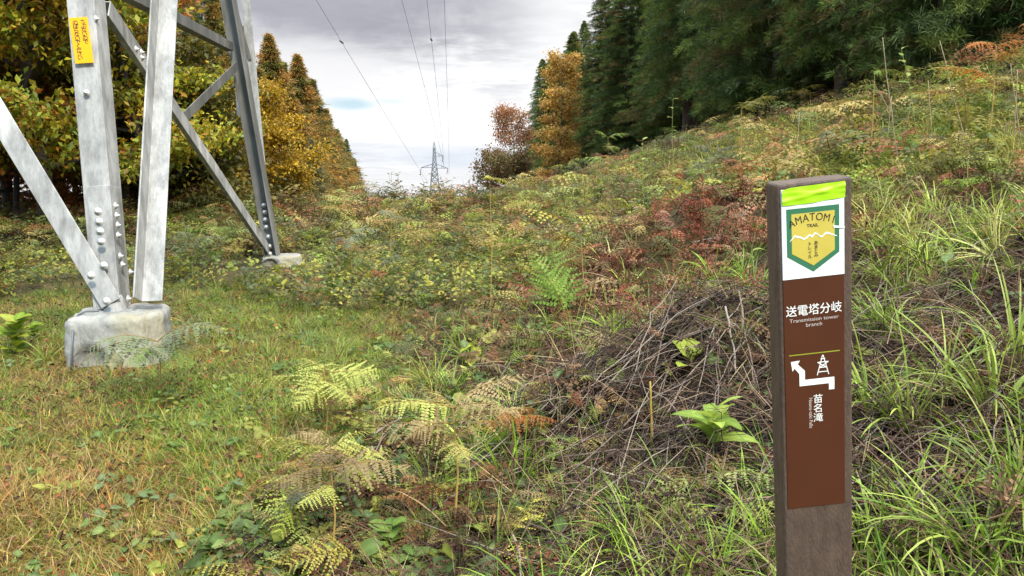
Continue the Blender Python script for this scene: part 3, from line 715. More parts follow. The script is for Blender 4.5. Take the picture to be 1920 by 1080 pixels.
# ------------------------------------------------------------------ trees
def limb(p0, d0, ln, r0, r1, k=6, wob=0.12, up=0.05, r=rng):
    pts = [np.array(p0, float)]; d = np.array(d0, float); d /= np.linalg.norm(d)
    for i in range(k):
        d = d+r.normal(0, wob, 3)+np.array([0, 0, up]); d /= np.linalg.norm(d); pts.append(pts[-1]+d*ln/k)
    return np.array(pts), np.linspace(r0, r1, k+1)
def leaf_cloud(centres, n, sig, sz, size, pal, r, flatb=1.1, jit=0.2, narrow=0.55, tips=None):
    """n leaves scattered round each centre, every leaf its own little bent face"""
    k = len(centres)
    pick = pal[r.integers(0, len(pal), k)]*(1+r.normal(0, 0.16, (k, 1)))
    mixp = pal[r.integers(0, len(pal), (k, n))]
    cc = (pick[:, None]*0.62+mixp*0.38)*(1+r.normal(0, jit, (k, n, 1)))
    p = centres[:, None]+r.normal(0, 1, (k, n, 3))*np.array([sig, sig, sz])
    p = p.reshape(-1, 3); m = len(p); cc = cc.reshape(-1, 3)
    a = r.uniform(0, 2*np.pi, m); nrm = np.stack([r.normal(0, flatb, m), r.normal(0, flatb, m), np.ones(m)], -1); nrm /= np.linalg.norm(nrm, axis=1, keepdims=True)
    t1 = np.cross(nrm, np.stack([np.cos(a), np.sin(a), 0*a], -1)); t1 /= np.linalg.norm(t1, axis=1, keepdims=True)+1e-9
    t2 = np.cross(nrm, t1); s = size*r.uniform(0.6, 1.35, m)[:, None]
    A = p; B = p+t1*s*0.5+t2*s*narrow*0.5; D = p+t1*s-nrm*s*0.2; E = p+t1*s*0.5-t2*s*narrow*0.5
    V = np.stack([A, B, D, E], 1).reshape(-1, 3); i = np.arange(m)*4
    T = np.concatenate([np.stack([i, i+1, i+2], -1), np.stack([i, i+2, i+3], -1)])
    return V, T, np.repeat(cc, 4, 0)
def broad_tree(name, label, group, loc, H, Rr, z0, pal, seed, n_limb=14, per=9, nleaf=55, size=0.13, sig=0.30, sz=0.13, tr=0.16, barkc=(0.055, 0.045, 0.038), mat='leaf', stretch=1.0, lean=(0, 0), bare=0.0):
    r = np.random.default_rng(seed)
    root = thing(name, loc, label, 'tree', group)
    tp, trr = limb((0, 0, -0.3), (lean[0], lean[1], 1), H*0.93, tr, 0.03, 9, 0.05, 0.05, r)
    wood = [tube(tp, trr, 9, barkc)]; cents = []
    for i in range(n_limb):
        z = z0+(H*0.92-z0)*((i+0.5)/n_limb)**0.9
        b = np.array([np.interp(z, tp[:, 2], tp[:, q]) for q in range(2)]+[z]); t = (z-z0)/(H-z0)
        ln = Rr*math.sqrt(max(0.1, 1-(abs(t-0.32)/0.72)**2.2))*r.uniform(0.8, 1.12)
        a = i*2.4+r.uniform(-.5, .5); el = 0.18+0.6*t+r.uniform(-.12, .2)
        lp, lr = limb(b, (math.cos(a)*math.cos(el), math.sin(a)*math.cos(el)*stretch, math.sin(el)), ln, tr*0.42*(1-t*0.5), 0.012, 8, 0.12, 0.0, r)
        wood.append(tube(lp, lr, 6, barkc))
        for j in range(per):
            s = 0.25+0.75*(j+0.6)/per; q0 = np.array([np.interp(s*8, np.arange(9), lp[:, q]) for q in range(3)])
            sa = a+(1 if j % 2 else -1)*r.uniform(0.5, 1.3)
            sp_, sr = limb(q0, (math.cos(sa), math.sin(sa), r.uniform(-0.1, 0.45)), ln*0.42*(1.15-s*0.6), 0.016, 0.005, 4, 0.15, 0.0, r)
            wood.append(tube(sp_, sr, 4, barkc, False))
            if r.random() > bare: cents += [sp_[2], sp_[3]+r.normal(0, .1, 3), sp_[4]]
        cents.append(lp[-1])
    w_ = cat_(wood); put('trunk', w_[0], w_[1], w_[2], M['stem'], root)
    lc = leaf_cloud(np.array(cents), nleaf, sig, sz, size, pal, r)
    put('crown', lc[0], lc[1], lc[2], M[mat], root); return root
def sprays(base, out, L_, n, wd, ln, r, spread=0.6, up=0.1):
    """fans of thin needles: n blades from each base, leaning along its outward direction"""
    k = len(base); d = out[:, None]*1.0+r.normal(0, spread, (k, n, 3))+np.array([0, 0, up]); d /= np.linalg.norm(d, axis=-1, keepdims=True)
    b = base[:, None]+r.normal(0, 0.22, (k, n, 3))*L_*0.6+d*L_*0.1
    l = (ln*r.uniform(0.55, 1.2, (k, n)))[..., None]
    sd_ = np.cross(d, r.normal(0, 1, (k, n, 3))); sd_ /= np.linalg.norm(sd_, axis=-1, keepdims=True)+1e-9
    m = b+d*l*0.5+np.array([0, 0, 0.04])*l; e = b+d*l-np.array([0, 0, 0.10])*l
    V = np.stack([b, m+sd_*wd, m-sd_*wd, e], 2).reshape(-1, 3); i = np.arange(k*n)*4
    return V, np.concatenate([np.stack([i, i+1, i+2], -1), np.stack([i+1, i+3, i+2], -1)])
def conifer_parts(H, Rr, z0, nb_, per, kb, ln, wd, pal, seed, droop=0.5, rise=0.25, prof=0.8, tr=0.2, up=0.1, spread=0.55, barkc=(0.07, 0.045, 0.035), zb=1.0, hang=0.0, jl=0.72):
    r = np.random.default_rng(seed)
    t = (np.arange(nb_)+r.random(nb_))/nb_; t = t**zb; z = z0+(H-z0)*t
    az = np.arange(nb_)*2.39996+r.normal(0, .4, nb_)
    prf = (1-t)**prof*np.minimum(1, 0.72+t*3); Lb = np.maximum(0.06, Rr*prf*r.uniform(jl, 1.15, nb_))
    o = np.stack([np.cos(az), np.sin(az), 0*az], -1); s = (0.22+0.78*(np.arange(per)+r.random((nb_, per)))/per)
    ris = (rise+0.35*t)+r.normal(0, .08, nb_)
    pos = o[:, None]*(Lb[:, None]*s)[..., None]; pos[..., 2] = z[:, None]+Lb[:, None]*(ris[:, None]*s-droop*s**2)
    sidev = np.stack([-np.sin(az), np.cos(az), 0*az], -1)
    pos = pos+sidev[:, None]*(r.normal(0, 0.16, (nb_, per))*Lb[:, None]*(1.1-s*.6))[..., None]
    out = np.broadcast_to(o[:, None], pos.shape)*(1-hang)+np.array([0, 0, -hang])
    V, T = sprays(pos.reshape(-1, 3), out.reshape(-1, 3), ln, kb, wd, ln*np.repeat(0.35+0.65*np.minimum(1, (1-t)*2.2), per)[:, None], r, spread, up)
    bc = pal[r.integers(0, len(pal), nb_)]*(1+r.normal(0, .18, (nb_, 1)))
    cc = np.repeat(bc[:, None], per, 1)*(1+r.normal(0, .15, (nb_, per, 1))); cc = np.repeat(cc.reshape(-1, 3), kb, 0)*(1+r.normal(0, .12, (nb_*per*kb, 1)))
    wood = [tube(np.stack([0.1*np.sin(np.linspace(0, 3, 12)), 0*np.linspace(0, 1, 12), np.linspace(-0.6, H*0.98, 12)], -1), np.linspace(tr, 0.015, 12), 10, barkc)]
    for i in range(0, nb_, 3 if nb_ > 300 else 2):
        ss = np.linspace(0, 0.9, 5); q = o[i]*(Lb[i]*ss)[:, None]; q[:, 2] = z[i]+Lb[i]*(ris[i]*ss-droop*ss**2)
        wood.append(tube(q, np.linspace(0.03, 0.008, 5), 4, barkc, False))
    return (V, T, np.repeat(cc, 4, 0)), cat_(wood)
def conifer(name, label, group, loc, parts, rz=0.0, s=1.0):
    root = thing(name, loc, label, 'tree', group, rz); root.scale = (s, s, s)
    put('crown', *parts[0], M['needle'], root); put('trunk', *parts[1], M['stem'], root); return root
def clone(root, loc, rz, s, label, sz=None):
    r2 = root.copy(); C.objects.link(r2); r2.location = tuple(map(float, loc)); r2.rotation_euler = (0, 0, rz); r2.scale = (s, s, sz or s); r2['label'] = label
    for ch in root.children:
        c = ch.copy(); C.objects.link(c); c.parent = r2
    return r2
def gz(x, y, d=0.1): return (x, y, float(h(x, y))-d)
K = 1/2.0
PAL = lambda *cs: TINTS(cs)*K
ced_pal = 1.65*PAL((98, 118, 54), (84, 104, 50), (112, 126, 60), (88, 104, 62), (122, 110, 64), (72, 94, 46))
protoC = [conifer_parts(19, 2.5, 0.5, 640, 11, 26, 0.25, 0.0105, ced_pal, 11, 0.55, 0.32, 0.62, 0.26, 0.25, 0.75, (0.06, 0.04, 0.03), 1.25),
          conifer_parts(21, 2.3, 1.3, 640, 11, 26, 0.26, 0.0105, ced_pal, 12, 0.70, 0.32, 0.58, 0.28, 0.2, 0.75, (0.07, 0.042, 0.032), 1.25),
          conifer_parts(18, 2.7, 0.2, 640, 11, 26, 0.24, 0.011, ced_pal, 13, 0.45, 0.28, 0.66, 0.24, 0.3, 0.8, (0.06, 0.04, 0.03), 1.25)]
GC = 'cedars along the right side of the clearing'
spots = [(13.9, 13.6), (11.2, 14.6), (9.2, 16.3), (10.9, 18.4), (8.6, 19.8), (8.1, 23.2), (8.2, 27.5), (7.6, 32.5), (8.4, 38), (6.6, 43), (6.2, 50), (4.9, 62), (4.1, 74), (3.7, 92), (16.5, 17.5), (13.6, 19.5), (12.2, 24), (17.5, 23), (11.6, 30), (15.2, 29), (11.8, 37), (12, 47), (20.5, 19.5), (21, 28), (12, 60), (8.5, 68), (6.8, 84), (9.0, 96), (5.6, 110), (9.8, 55), (9.4, 45)]
tops = {8: -200, 9: -90, 10: -70, 11: 62, 12: 100, 13: 112, 25: 30, 26: 60, 27: 40, 28: 105, 29: -120, 30: -150}
roots = {}
ordw = ['first', 'second', 'third', 'fourth', 'fifth', 'sixth', 'seventh', 'eighth', 'ninth', 'tenth', 'eleventh', 'twelfth', 'thirteenth', 'fourteenth', 'fifteenth', 'sixteenth', 'seventeenth', 'eighteenth', 'nineteenth', 'twentieth', 'twenty-first', 'twenty-second', 'twenty-third', 'twenty-fourth', 'twenty-fifth', 'twenty-sixth', 'twenty-seventh', 'twenty-eighth', 'twenty-ninth', 'thirtieth', 'thirty-first']
order = sorted(range(len(spots)), key=lambda i: -spots[i][0]/spots[i][1])
for i, (x, y) in enumerate(spots):
    k = i % 3; front = i < 14
    lab = ('dark green cedar in the front row' if front else 'shaded dark cedar behind the front row')+', '+ordw[order.index(i)]+' tree from the right edge'
    s = 1.0+0.12*math.sin(i*2.7)
    if i in tops: s = (P(960+FPX*x/y, tops[i], y)[2]-float(h(x, y))+0.1)/(19, 21, 18)[k]
    if k not in roots: roots[k] = conifer('cedar_tree', lab, GC, gz(x, y), protoC[k], i*1.3, s)
    else: clone(roots[k], gz(x, y), i*1.3, min(1.3, s*(1.75 if i in tops else 1)), lab, s)
# golden trees between and beyond the cedars
broad_tree('golden_birch', 'tall orange yellow tree rising between the dark cedars', None, gz(3.25, 54, 0.2), (P(1040, 90, 54)[2]-float(h(3.25, 54))), 1.9, 0.3, PAL((244, 196, 90), (232, 178, 76), (246, 206, 116), (214, 156, 76)), 21, 22, 7, 26, 0.19, 0.24, 0.16, 0.10, bare=0.12)
broad_tree('pale_birch', 'thin pinkish orange tree at the far end of the cedar row', None, gz(0.6, 80, 0.3), (P(968, 196, 80)[2]-float(h(0.6, 80))), 3.0, 0.5, PAL((206, 136, 84), (220, 150, 90), (190, 120, 84), (170, 140, 80)), 22, 26, 9, 22, 0.20, 0.35, 0.3, 0.09, (0.16, 0.13, 0.12))
broad_tree('olive_shrub_tree', 'bushy brown green tree below the pale orange one', None, gz(-0.4, 66, 0.3), 5.2, 3.2, 0.2, PAL((120, 115, 60), (140, 110, 70), (100, 110, 60), (150, 100, 70)), 23, 12, 8, 34, 0.25, 0.4, 0.3, 0.12)
protoS = conifer_parts(8, 1.5, 0.2, 150, 6, 12, 0.4, 0.035, ced_pal, 15, 0.5, 0.2, 0.8, 0.12)
conifer('young_cedar', 'small dark cedar in front of the pale orange tree', None, gz(4.4, 84), protoS)
# larches and others down the left side
lar1 = 1.2*PAL((192, 146, 74), (178, 136, 68), (160, 140, 72), (202, 158, 82), (140, 132, 66), (120, 120, 62)); lar2 = 1.15*PAL((148, 140, 70), (128, 126, 64), (172, 140, 70), (116, 116, 60)); lar3 = 1.1*PAL((128, 130, 86), (146, 144, 96), (118, 118, 76), (152, 134, 84))
protoL = [conifer_parts(17, 4.4, 0.4, 330, 10, 12, 0.55, 0.028, lar1, 31, 0.18, 0.14, 1.0, 0.2, 0.05, 0.8, (0.07, 0.06, 0.05), 1.1, 0.0, 0.4),
          conifer_parts(18, 4.2, 0.4, 330, 10, 12, 0.55, 0.028, lar2, 32, 0.24, 0.16, 1.0, 0.2, 0.05, 0.8, (0.07, 0.06, 0.05), 1.1, 0.0, 0.4),
          conifer_parts(15, 4.0, 0.2, 380, 9, 11, 0.55, 0.028, lar3, 33, 0.5, 0.2, 0.8, 0.2, -0.2, 0.8, (0.07, 0.06, 0.05), 1.1, 0.0, 0.4)]
def Lx(px, y): return (px-960)/FPX*y
GL = 'autumn larches along the left side of the clearing'
def sc_for(px, top, y, Hp):
    z = float(h(Lx(px, y), y))-0.2; return (P(px, top, y)[2]-z)/Hp
HL = (17, 18, 15)
lspots = [(0, 522, 66, 46, 1.45, 'orange brown larch with the tallest tip left of the sky gap'), (1, 470, 50, 42, 1.4, 'olive brown larch directly behind the far tower leg'), (0, 572, 104, 52, 1.5, 'rusty larch just right of the tallest tipped one'),
          (1, 596, 150, 62, 1.6, 'dark tipped larch leaning over the sky gap'), (0, 556, 175, 44, 1.7, 'low orange larch in front of the taller larches'), (0, 618, 205, 74, 1.8, 'orange larch third from the end of the left tree line'), (1, 638, 245, 88, 1.8, 'olive larch second from the end of the left tree line'),
          (2, 590, 262, 40, 1.3, 'grey green shrubby larch below the orange ones'), (1, 668, 298, 116, 1.5, 'small dark larch last in the left tree line'), (0, 640, 290, 70, 1.4, 'short bright orange larch at the foot of the tree line'),
          (2, 372, 60, 21.5, 1.15, 'drooping grey olive larch seen between the two tower legs'), (1, 428, -60, 31, 1.0, 'tall olive larch behind the struts of the tower'), (2, 285, -90, 27, 1.0, 'grey olive larch hidden behind the near tower braces'), (0, 352, -150, 33, 1.0, 'orange brown larch high behind the tower struts'),
          (0, 440, 90, 36, 1.3, 'orange larch filling the gap behind the far tower leg'),
          (1, 545, 118, 56, 1.5, 'olive gold larch wedged between the tallest tipped and the rusty one'), (0, 500, 130, 39, 1.5, 'golden brown larch over the small golden maple'), (0, 606, 240, 58, 1.6, 'low golden larch under the dark tipped one')]
lroots = {}
for k, px, top, y, fat, lab in lspots:
    x = Lx(px, y); loc = gz(x, y, 0.2); s = sc_for(px, top, y, HL[k])
    if k not in lroots:
        lroots[k] = conifer('larch_tree', lab, GL, loc, protoL[k], px*1.0, s); lroots[k].scale = (s*fat, s*fat, s)
    else: clone(lroots[k], loc, px*1.0, s*fat, lab, s)
for px, top, y, fat, lab in ((405, -80, 37, 1.0, 'dark green cedar behind the larches, above the strut'), (300, -200, 44, 1.0, 'dark cedar deep in the left wood behind the near leg'), (655, 262, 128, 1.3, 'small dark cedar at the very end of the left tree line')):
    s = sc_for(px, top, y, 19); clone(roots[0], gz(Lx(px, y), y), px, s*fat, lab, s)
gp = 1.55*PAL((172, 172, 50), (142, 158, 50), (196, 182, 54), (122, 140, 48), (206, 152, 50), (110, 122, 48), (176, 104, 44))
yp = PAL((236, 186, 40), (222, 166, 36), (200, 168, 46), (240, 200, 60), (176, 156, 48))
op = PAL((206, 110, 44), (186, 92, 40), (214, 136, 52), (140, 124, 50), (170, 120, 48))
broad_tree('maple_tree', 'big spreading maple turning yellow green behind the near tower leg', None, gz(-9.6, 15.4), 11.5, 3.3, 1.3, gp, 41, 38, 13, 64, 0.14, 0.30, 0.12, 0.2, lean=(0.02, 0))
broad_tree('maple_tree', 'yellow green maple at the left edge with dark bare boughs', None, gz(-13.0, 15.6), 10.5, 4.0, 1.2, gp, 42, 34, 12, 58, 0.14, 0.30, 0.12, 0.2)
broad_tree('maple_tree', 'orange tinged maple low behind the left diagonal brace', None, gz(-13.2, 19.5), 8.5, 4.6, 0.6, op, 43, 20, 10, 34, 0.17, 0.34, 0.16, 0.16)
broad_tree('maple_tree', 'rusty maple far inside the wood between near leg and left edge', None, gz(-16.5, 27), 12, 5.5, 0.8, op, 46, 20, 10, 34, 0.24, 0.42, 0.2, 0.18)
broad_tree('yellow_maple', 'small bright golden maple beside the far tower leg', None, gz(-8.7, 24.5), 3.6, 2.1, 0.2, yp, 44, 22, 9, 44, 0.11, 0.20, 0.10, 0.09)
broad_tree('olive_maple', 'dark olive maple between the tower legs, under the larches', None, gz(-8.6, 18.2), 4.0, 2.3, 0.5, PAL((104, 108, 44), (88, 96, 44), (132, 124, 48), (150, 124, 40)), 45, 20, 10, 34, 0.13, 0.26, 0.08, 0.14)
for i, (px, y, hh, R2, sd, lab) in enumerate(((20, 19.5, 3.6, 2.2, 51, 'low orange maple under the canopy at the left edge'), (150, 22, 3.8, 2.4, 52, 'low rusty maple seen behind the foot of the near leg'), (262, 23.5, 3.4, 2.0, 53, 'low brown maple just right of the near tower leg'), (340, 20, 2.8, 1.8, 54, 'low dim maple between the tower legs'))):
    broad_tree('maple_tree', lab, None, gz(Lx(px, y), y), hh, R2, 0.2, op if i != 3 else gp*0.7, sd, 14, 8, 40, 0.13, 0.26, 0.14, 0.07)
# bare trunks standing in the gloom of the left wood
def bare(name, lab, loc, H, tr, seed):
    r = np.random.default_rng(seed); p_, q_ = limb((0, 0, -0.3), (r.normal(0, .05), r.normal(0, .05), 1), H, tr, 0.03, 9, 0.03, 0.02, r)
    g = [tube(p_, q_, 8, (0.05, 0.042, 0.038))]
    for i in range(14):
        s = r.uniform(2, 8); b = np.array([np.interp(s, np.arange(10), p_[:, k]) for k in range(3)]); a = r.uniform(0, 6.28)
        lp, lr = limb(b, (math.cos(a), math.sin(a), 0.2), r.uniform(0.8, 2), 0.025, 0.005, 6, .15, 0.0, r); g.append(tube(lp, lr, 4, (0.06, 0.05, 0.045), False))
    g = cat_(g); o = put(name, *g, M['stem'], None, loc=loc); return tag(o, lab, 'bare tree', 'bare trees in the left wood')
for i, (px, y, hh, tr, lab) in enumerate(((85, 21, 8, .09, 'slim bare trunk standing left of the near leg'), (245, 17.5, 7, .10, 'bare trunk showing just left of the right-leaning brace'), (300, 16.5, 8, .11, 'dark trunk just past the right-leaning brace'), (30, 17, 7, .07, 'thin bare trunk above the left diagonal brace'), (130, 24, 9, .1, 'bare trunk behind the foot of the near leg'), (345, 26, 9, .13, 'dark trunk in the gloom between the tower legs'))):
    bare('dead_tree', lab, gz(Lx(px, y), y), hh, tr, 60+i)

# ------------------------------------------------------------------ undergrowth: everything nobody could count
W1 = (1, 1, 1)
def P2(*cs): return TINTS(cs)*K
gsm = [blades(18, (0.035, 0.10), 0.0031, 0.055, (0.2, 1.0), (0.3, 1.6), 3, (0.75, 0.95, 0.8), (1.25, 1.1, 0.9)) for _ in range(6)]
gfl = [blades(16, (0.06, 0.14), 0.0033, 0.07, (0.9, 1.45), (0.1, 0.7), 2, (0.85, 0.85, 0.85), (1.2, 1.05, 0.9)) for _ in range(4)]
lawn_t = P2((186, 162, 96), (172, 150, 80), (156, 166, 66), (136, 160, 58), (214, 190, 118), (176, 126, 70), (154, 178, 66), (206, 156, 76))
def lawn_tint(p):
    g = np.clip(2.2*(0.6*fld(p[:, 0], p[:, 1], 0.9, 0.7)+0.4*fld(p[:, 0], p[:, 1], 2.3, 3.0)-0.16), 0, 1)*np.clip((p[:, 1]-2.1)/1.6, 0.2, 1); r0 = rng.random(len(p))
    i = np.where(r0 < 0.75*g+0.12, rng.choice([2, 3, 6, 3], len(p)), rng.choice([0, 1, 4, 5, 7, 0], len(p)))
    return lawn_t[i]
pos = scat(46000, 2.0, 11, lambda x, y: lawn(x, y) & (rng.random(len(x)) < np.clip(0.25+1.1*fld(x, y, 1.1, 0.3), 0, 1))); g1 = mixg(gsm, pos, (0.7, 1.35), 0.2, lawn_tint)
pos = scat(20000, 2.0, 11, lawn); g2 = mixg(gfl, pos, (0.7, 1.4), 0.2, lawn_tint)
stuff('lawn_grass', cat_([g1, g2]), M['grass'])
# crumpled dead leaves and bits, thickest on the bank
def crumb(r=rng):
    g = leafshape(0.05, r.uniform(0.02, 0.035), r.uniform(-0.8, 0.9), r.uniform(0.1, 1.2), W1, 3, r, 0.15); return g
crs = [crumb() for _ in range(7)]
fall_t = P2((176, 110, 66), (180, 160, 86), (150, 100, 70), (120, 88, 66), (96, 70, 54), (132, 84, 60), (110, 80, 60), (160, 120, 90), (84, 60, 48), (140, 104, 80))
litter_t = P2((96, 70, 54), (120, 88, 66), (70, 52, 44), (150, 112, 84), (56, 44, 38), (132, 84, 60), (168, 132, 100))
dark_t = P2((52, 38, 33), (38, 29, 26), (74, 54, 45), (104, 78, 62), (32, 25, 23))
rust_t = P2((172, 102, 74), (192, 124, 92), (140, 84, 64), (206, 152, 122), (124, 76, 60), (176, 128, 106))
pos = scat(24000, 1.6, 12, lambda x, y: (u_(x, y) < 0.1) & offbase(x, y)); pos[:, 2] += 0.012+0.03*rng.random(len(pos))
a1 = mixg(crs, pos, (0.35, 0.95), 0.5, fall_t)
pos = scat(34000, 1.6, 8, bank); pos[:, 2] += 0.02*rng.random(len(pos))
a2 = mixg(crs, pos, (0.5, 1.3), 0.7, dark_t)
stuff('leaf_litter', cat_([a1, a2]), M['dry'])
# low broad leaved plants creeping through the grass
def sprig(n, r, L_=(0.03, 0.07), hh=0.06, asp=0.7, spread=0.06):
    out = []
    for i in range(n):
        l = r.uniform(*L_); a = r.uniform(0, 6.28); d = spread*math.sqrt(r.random())
        out.append(xf(leafshape(l, l*asp*r.uniform(.8, 1.1), r.uniform(0.1, .7), 0.15, (1, 1, 1), 3, r, 0.05), r.uniform(0, 6.28), r.uniform(-0.3, 0.5), r.normal(0, .3), 1, (d*math.cos(a), d*math.sin(a), hh*r.random())))
    return cat_(out)
spr = [sprig(8, rng) for _ in range(6)]; big = [sprig(6, rng, (0.05, 0.095), 0.09, 0.8, 0.10) for _ in range(5)]; tiny = [sprig(14, rng, (0.025, 0.05), 0.10, 0.6, 0.10) for _ in range(5)]
green_t = P2((126, 152, 76), (108, 138, 66), (146, 166, 90), (160, 170, 70), (96, 124, 60), (184, 186, 84), (128, 150, 96))
pos = scat(5000, 2.0, 10, lambda x, y: lawn(x, y) & (rng.random(len(x)) < fld(x, y, 1.3, 2.0)**2)); c1 = mixg(spr, pos, (0.5, 1.1), 0.2, green_t)
pos = scat(5200, 2.0, 12, strip); c2 = mixg(spr+spr+tiny+big, pos, (0.6, 1.15), 0.25, green_t)
pos = scat(2200, 2.0, 12, bank); c3 = mixg(spr, pos, (0.5, 1.1), 0.25, green_t)
pos = scat(8500, 7.5, 30, lambda x, y: (brush(x, y) & clear(x, y)) | (upper(x, y) & (rng.random(len(x)) < 0.35))); pos[:, 2] += 0.30*rng.random(len(pos)); c4 = mixg(spr+tiny+tiny, pos, (0.8, 1.7), 0.4, P2((130, 150, 70), (168, 176, 74), (110, 130, 66), (196, 190, 80), (120, 130, 90), (150, 140, 80)))
stuff('ground_cover_leaves', cat_([c1, c2, c3, c4]), M['leaf'])
# sedge and long grass
sed = [blades(34, (0.22, 0.46), 0.007, 0.035, (0.05, 0.7), (0.5, 2.1), 6, (0.85, 1.0, 0.8), (1.2, 1.1, 0.95)) for _ in range(6)]
sedf = [blades(26, (0.22, 0.45), 0.009, 0.05, (0.05, 0.8), (0.5, 1.8), 4, (0.85, 1.0, 0.8), (1.2, 1.1, 1.0)) for _ in range(4)]
sedge_t = P2((156, 188, 66), (134, 170, 54), (178, 202, 86), (116, 152, 48), (194, 204, 104), (164, 174, 80))
pos = scat(1300, 1.75, 6.0, lambda x, y: (u_(x, y) > -0.9) & (rng.random(len(x)) < np.clip(1.5*fld(x, y, 1.5, 4.0)-0.35, 0.05, 1)*np.where(x/y < 0.34, 0.30, 0.62)) & ~((x > 0.12) & (x < 1.25) & (y > 2.75) & (y < 4.1) & (rng.random(len(x)) < 0.9)))
s1 = mixg(sed, pos, (0.5, 1.05), 0.25, sedge_t)
pos = scat(6400, 5.0, 20, lambda x, y: upper(x, y) & (rng.random(len(x)) < np.clip(0.15+1.0*fld(x, y, 0.8, 1.5)*(x > 2.0+0.1*y)+0.05, 0, 1)*np.where(y < 7, 0.6, 1)*(1-0.9*mound(x, y))))
s2 = mixg(sedf, pos, (0.6, 1.1), 0.25, P2((166, 190, 72), (188, 200, 92), (138, 166, 58), (206, 204, 124), (190, 174, 100), (156, 170, 76)))
pos = scat(1300, 2.6, 14, lambda x, y: ((x > -1.0) & (rng.random(len(x)) < 0.5) & (u_(x, y) < 0.6) & (y > 4)) | ((y > 5.5) & (y < 9) & (rng.random(len(x)) < 0.25) & offbase(x, y)))
s3 = mixg(sedf, pos, (0.35, 0.75), 0.25, P2((140, 160, 64), (160, 166, 76), (180, 166, 96), (120, 146, 54), (100, 124, 70)))
stuff('wild_grass', cat_([s1, s2, s3]), M['grass'])
# dead straw blades lying on the bank and among the grass
straw = [blades(9, (0.15, 0.4), 0.0035, 0.1, (1.0, 1.6), (-0.3, 0.6), 4, (0.9, 0.9, 0.9), (1.15, 1.1, 1.0)) for _ in range(5)]
pos = scat(2600, 1.8, 14, lambda x, y: u_(x, y) > -1.0); pos[:, 2] += 0.04
stuff('straw', mixg(straw, pos, (0.5, 1.2), 0.35, P2((176, 148, 112), (150, 120, 92), (120, 92, 74), (196, 176, 140), (92, 70, 58))), M['dry'])
# tangles of fine dead twigs
def tangle(n, r, L_=(0.12, 0.4), rad=0.0022, spread=0.2, hh=0.12):
    out = []
    for i in range(n):
        p0 = r.normal(0, spread*0.5, 3)*np.array([1, 1, 0])+np.array([0, 0, r.uniform(0, hh)]); a = r.uniform(0, 6.28)
        pp, rr = limb(p0, (math.cos(a), math.sin(a), r.normal(0.05, .35)), r.uniform(*L_), rad, rad*0.4, 4, 0.22, -0.06, r); out.append(tube(pp, rr, 4, np.ones(3)*r.uniform(.6, 1.4), False))
    return cat_(out)
tg = [tangle(12, rng) for _ in range(6)]
pos = scat(1500, 1.7, 7, bank); t1_ = mixg(tg, pos, (0.5, 1.2), 0.25, P2((84, 62, 54), (110, 84, 70), (60, 46, 42), (146, 120, 100), (170, 146, 120)))
pos = scat(500, 2.2, 16, lambda x, y: (x > -1.0)); t2_ = mixg(tg, pos, (0.5, 1.2), 0.25, P2((100, 74, 60), (120, 92, 74)))
stuff('twig_litter', cat_([t1_, t2_]), M['dry'])
# heaped dead branches, twigs crossing each other over the bank
def brushwood(n, spots_, r, rad=(0.0016, 0.0048), L_=(0.25, 1.0)):
    out = []
    for i in range(n):
        cx_, cy_, sx2, sy2, mean = spots_[r.integers(0, len(spots_))]
        x, y = r.normal(cx_, sx2), r.normal(cy_, sy2)
        if y < 1.9: continue
        a = r.normal(mean, 0.55) if r.random() < 0.7 else r.uniform(0, 6.28); ln = r.uniform(*L_)*0.5
        x0, y0, x1, y1 = x-ln*math.cos(a), y-ln*math.sin(a), x+ln*math.cos(a), y+ln*math.sin(a)
        l0, l1 = abs(r.normal(0.02, .05)), abs(r.normal(0.03, .08)); k = 8; s = np.linspace(0, 1, k)[:, None]
        A = np.array([x0, y0, float(h(x0, y0))+l0]); B = np.array([x1, y1, float(h(x1, y1))+l1])
        pts = A+(B-A)*s+np.cumsum(r.normal(0, 0.014, (k, 3)), 0)*np.sin(np.pi*s)+np.array([0, 0, 1])*np.sin(np.pi*s)*r.uniform(-.01, .07)
        pts[:, 2] = np.maximum(pts[:, 2], h(pts[:, 0], pts[:, 1])+0.004)
        r0 = r.uniform(*rad); c = np.array([(0.17, 0.135, 0.11), (0.06, 0.043, 0.035), (0.28, 0.23, 0.18), (0.035, 0.025, 0.02), (0.05, 0.035, 0.03), (0.09, 0.065, 0.05)][r.integers(0, 6)])
        out.append(tube(pts, np.linspace(r0, r0*0.35, k), 5, c, False))
        if r.random() < 0.6:
            q0 = pts[r.integers(2, 6)]; dd_ = (B-A)/np.linalg.norm(B-A)+r.normal(0, .6, 3); pp, rr = limb(q0, dd_, ln*r.uniform(.3, .8), r0*0.6, r0*0.25, 4, .12, 0, r); out.append(tube(pp, rr, 4, c, False))
    return cat_(out)
bw_spots = [(0.75, 3.5, 0.38, 0.38, 0.75), (1.05, 3.9, 0.4, 0.4, 0.6), (0.6, 3.0, 0.35, 0.3, 0.2), (1.6, 2.9, 0.5, 0.45, 0.4), (2.1, 3.9, 0.6, 0.6, 0.5), (1.3, 4.8, 0.6, 0.5, 0.0), (0.45, 3.9, 0.3, 0.35, 0.9), (1.0, 2.5, 0.5, 0.25, 0.1), (1.7, 2.5, 0.4, 0.3, 0.4), (2.5, 3.2, 0.5, 0.5, 0.5), (0.5, 3.3, 0.35, 0.35, 0.5), (2.6, 4.8, 0.7, 0.6, 0.2)]
rb = np.random.default_rng(77)
stuff('brushwood', cat_([brushwood(1080, bw_spots, rb), brushwood(260, bw_spots[:3], rb, (0.001, 0.0024), (0.15, 0.5))]), M['dry'])
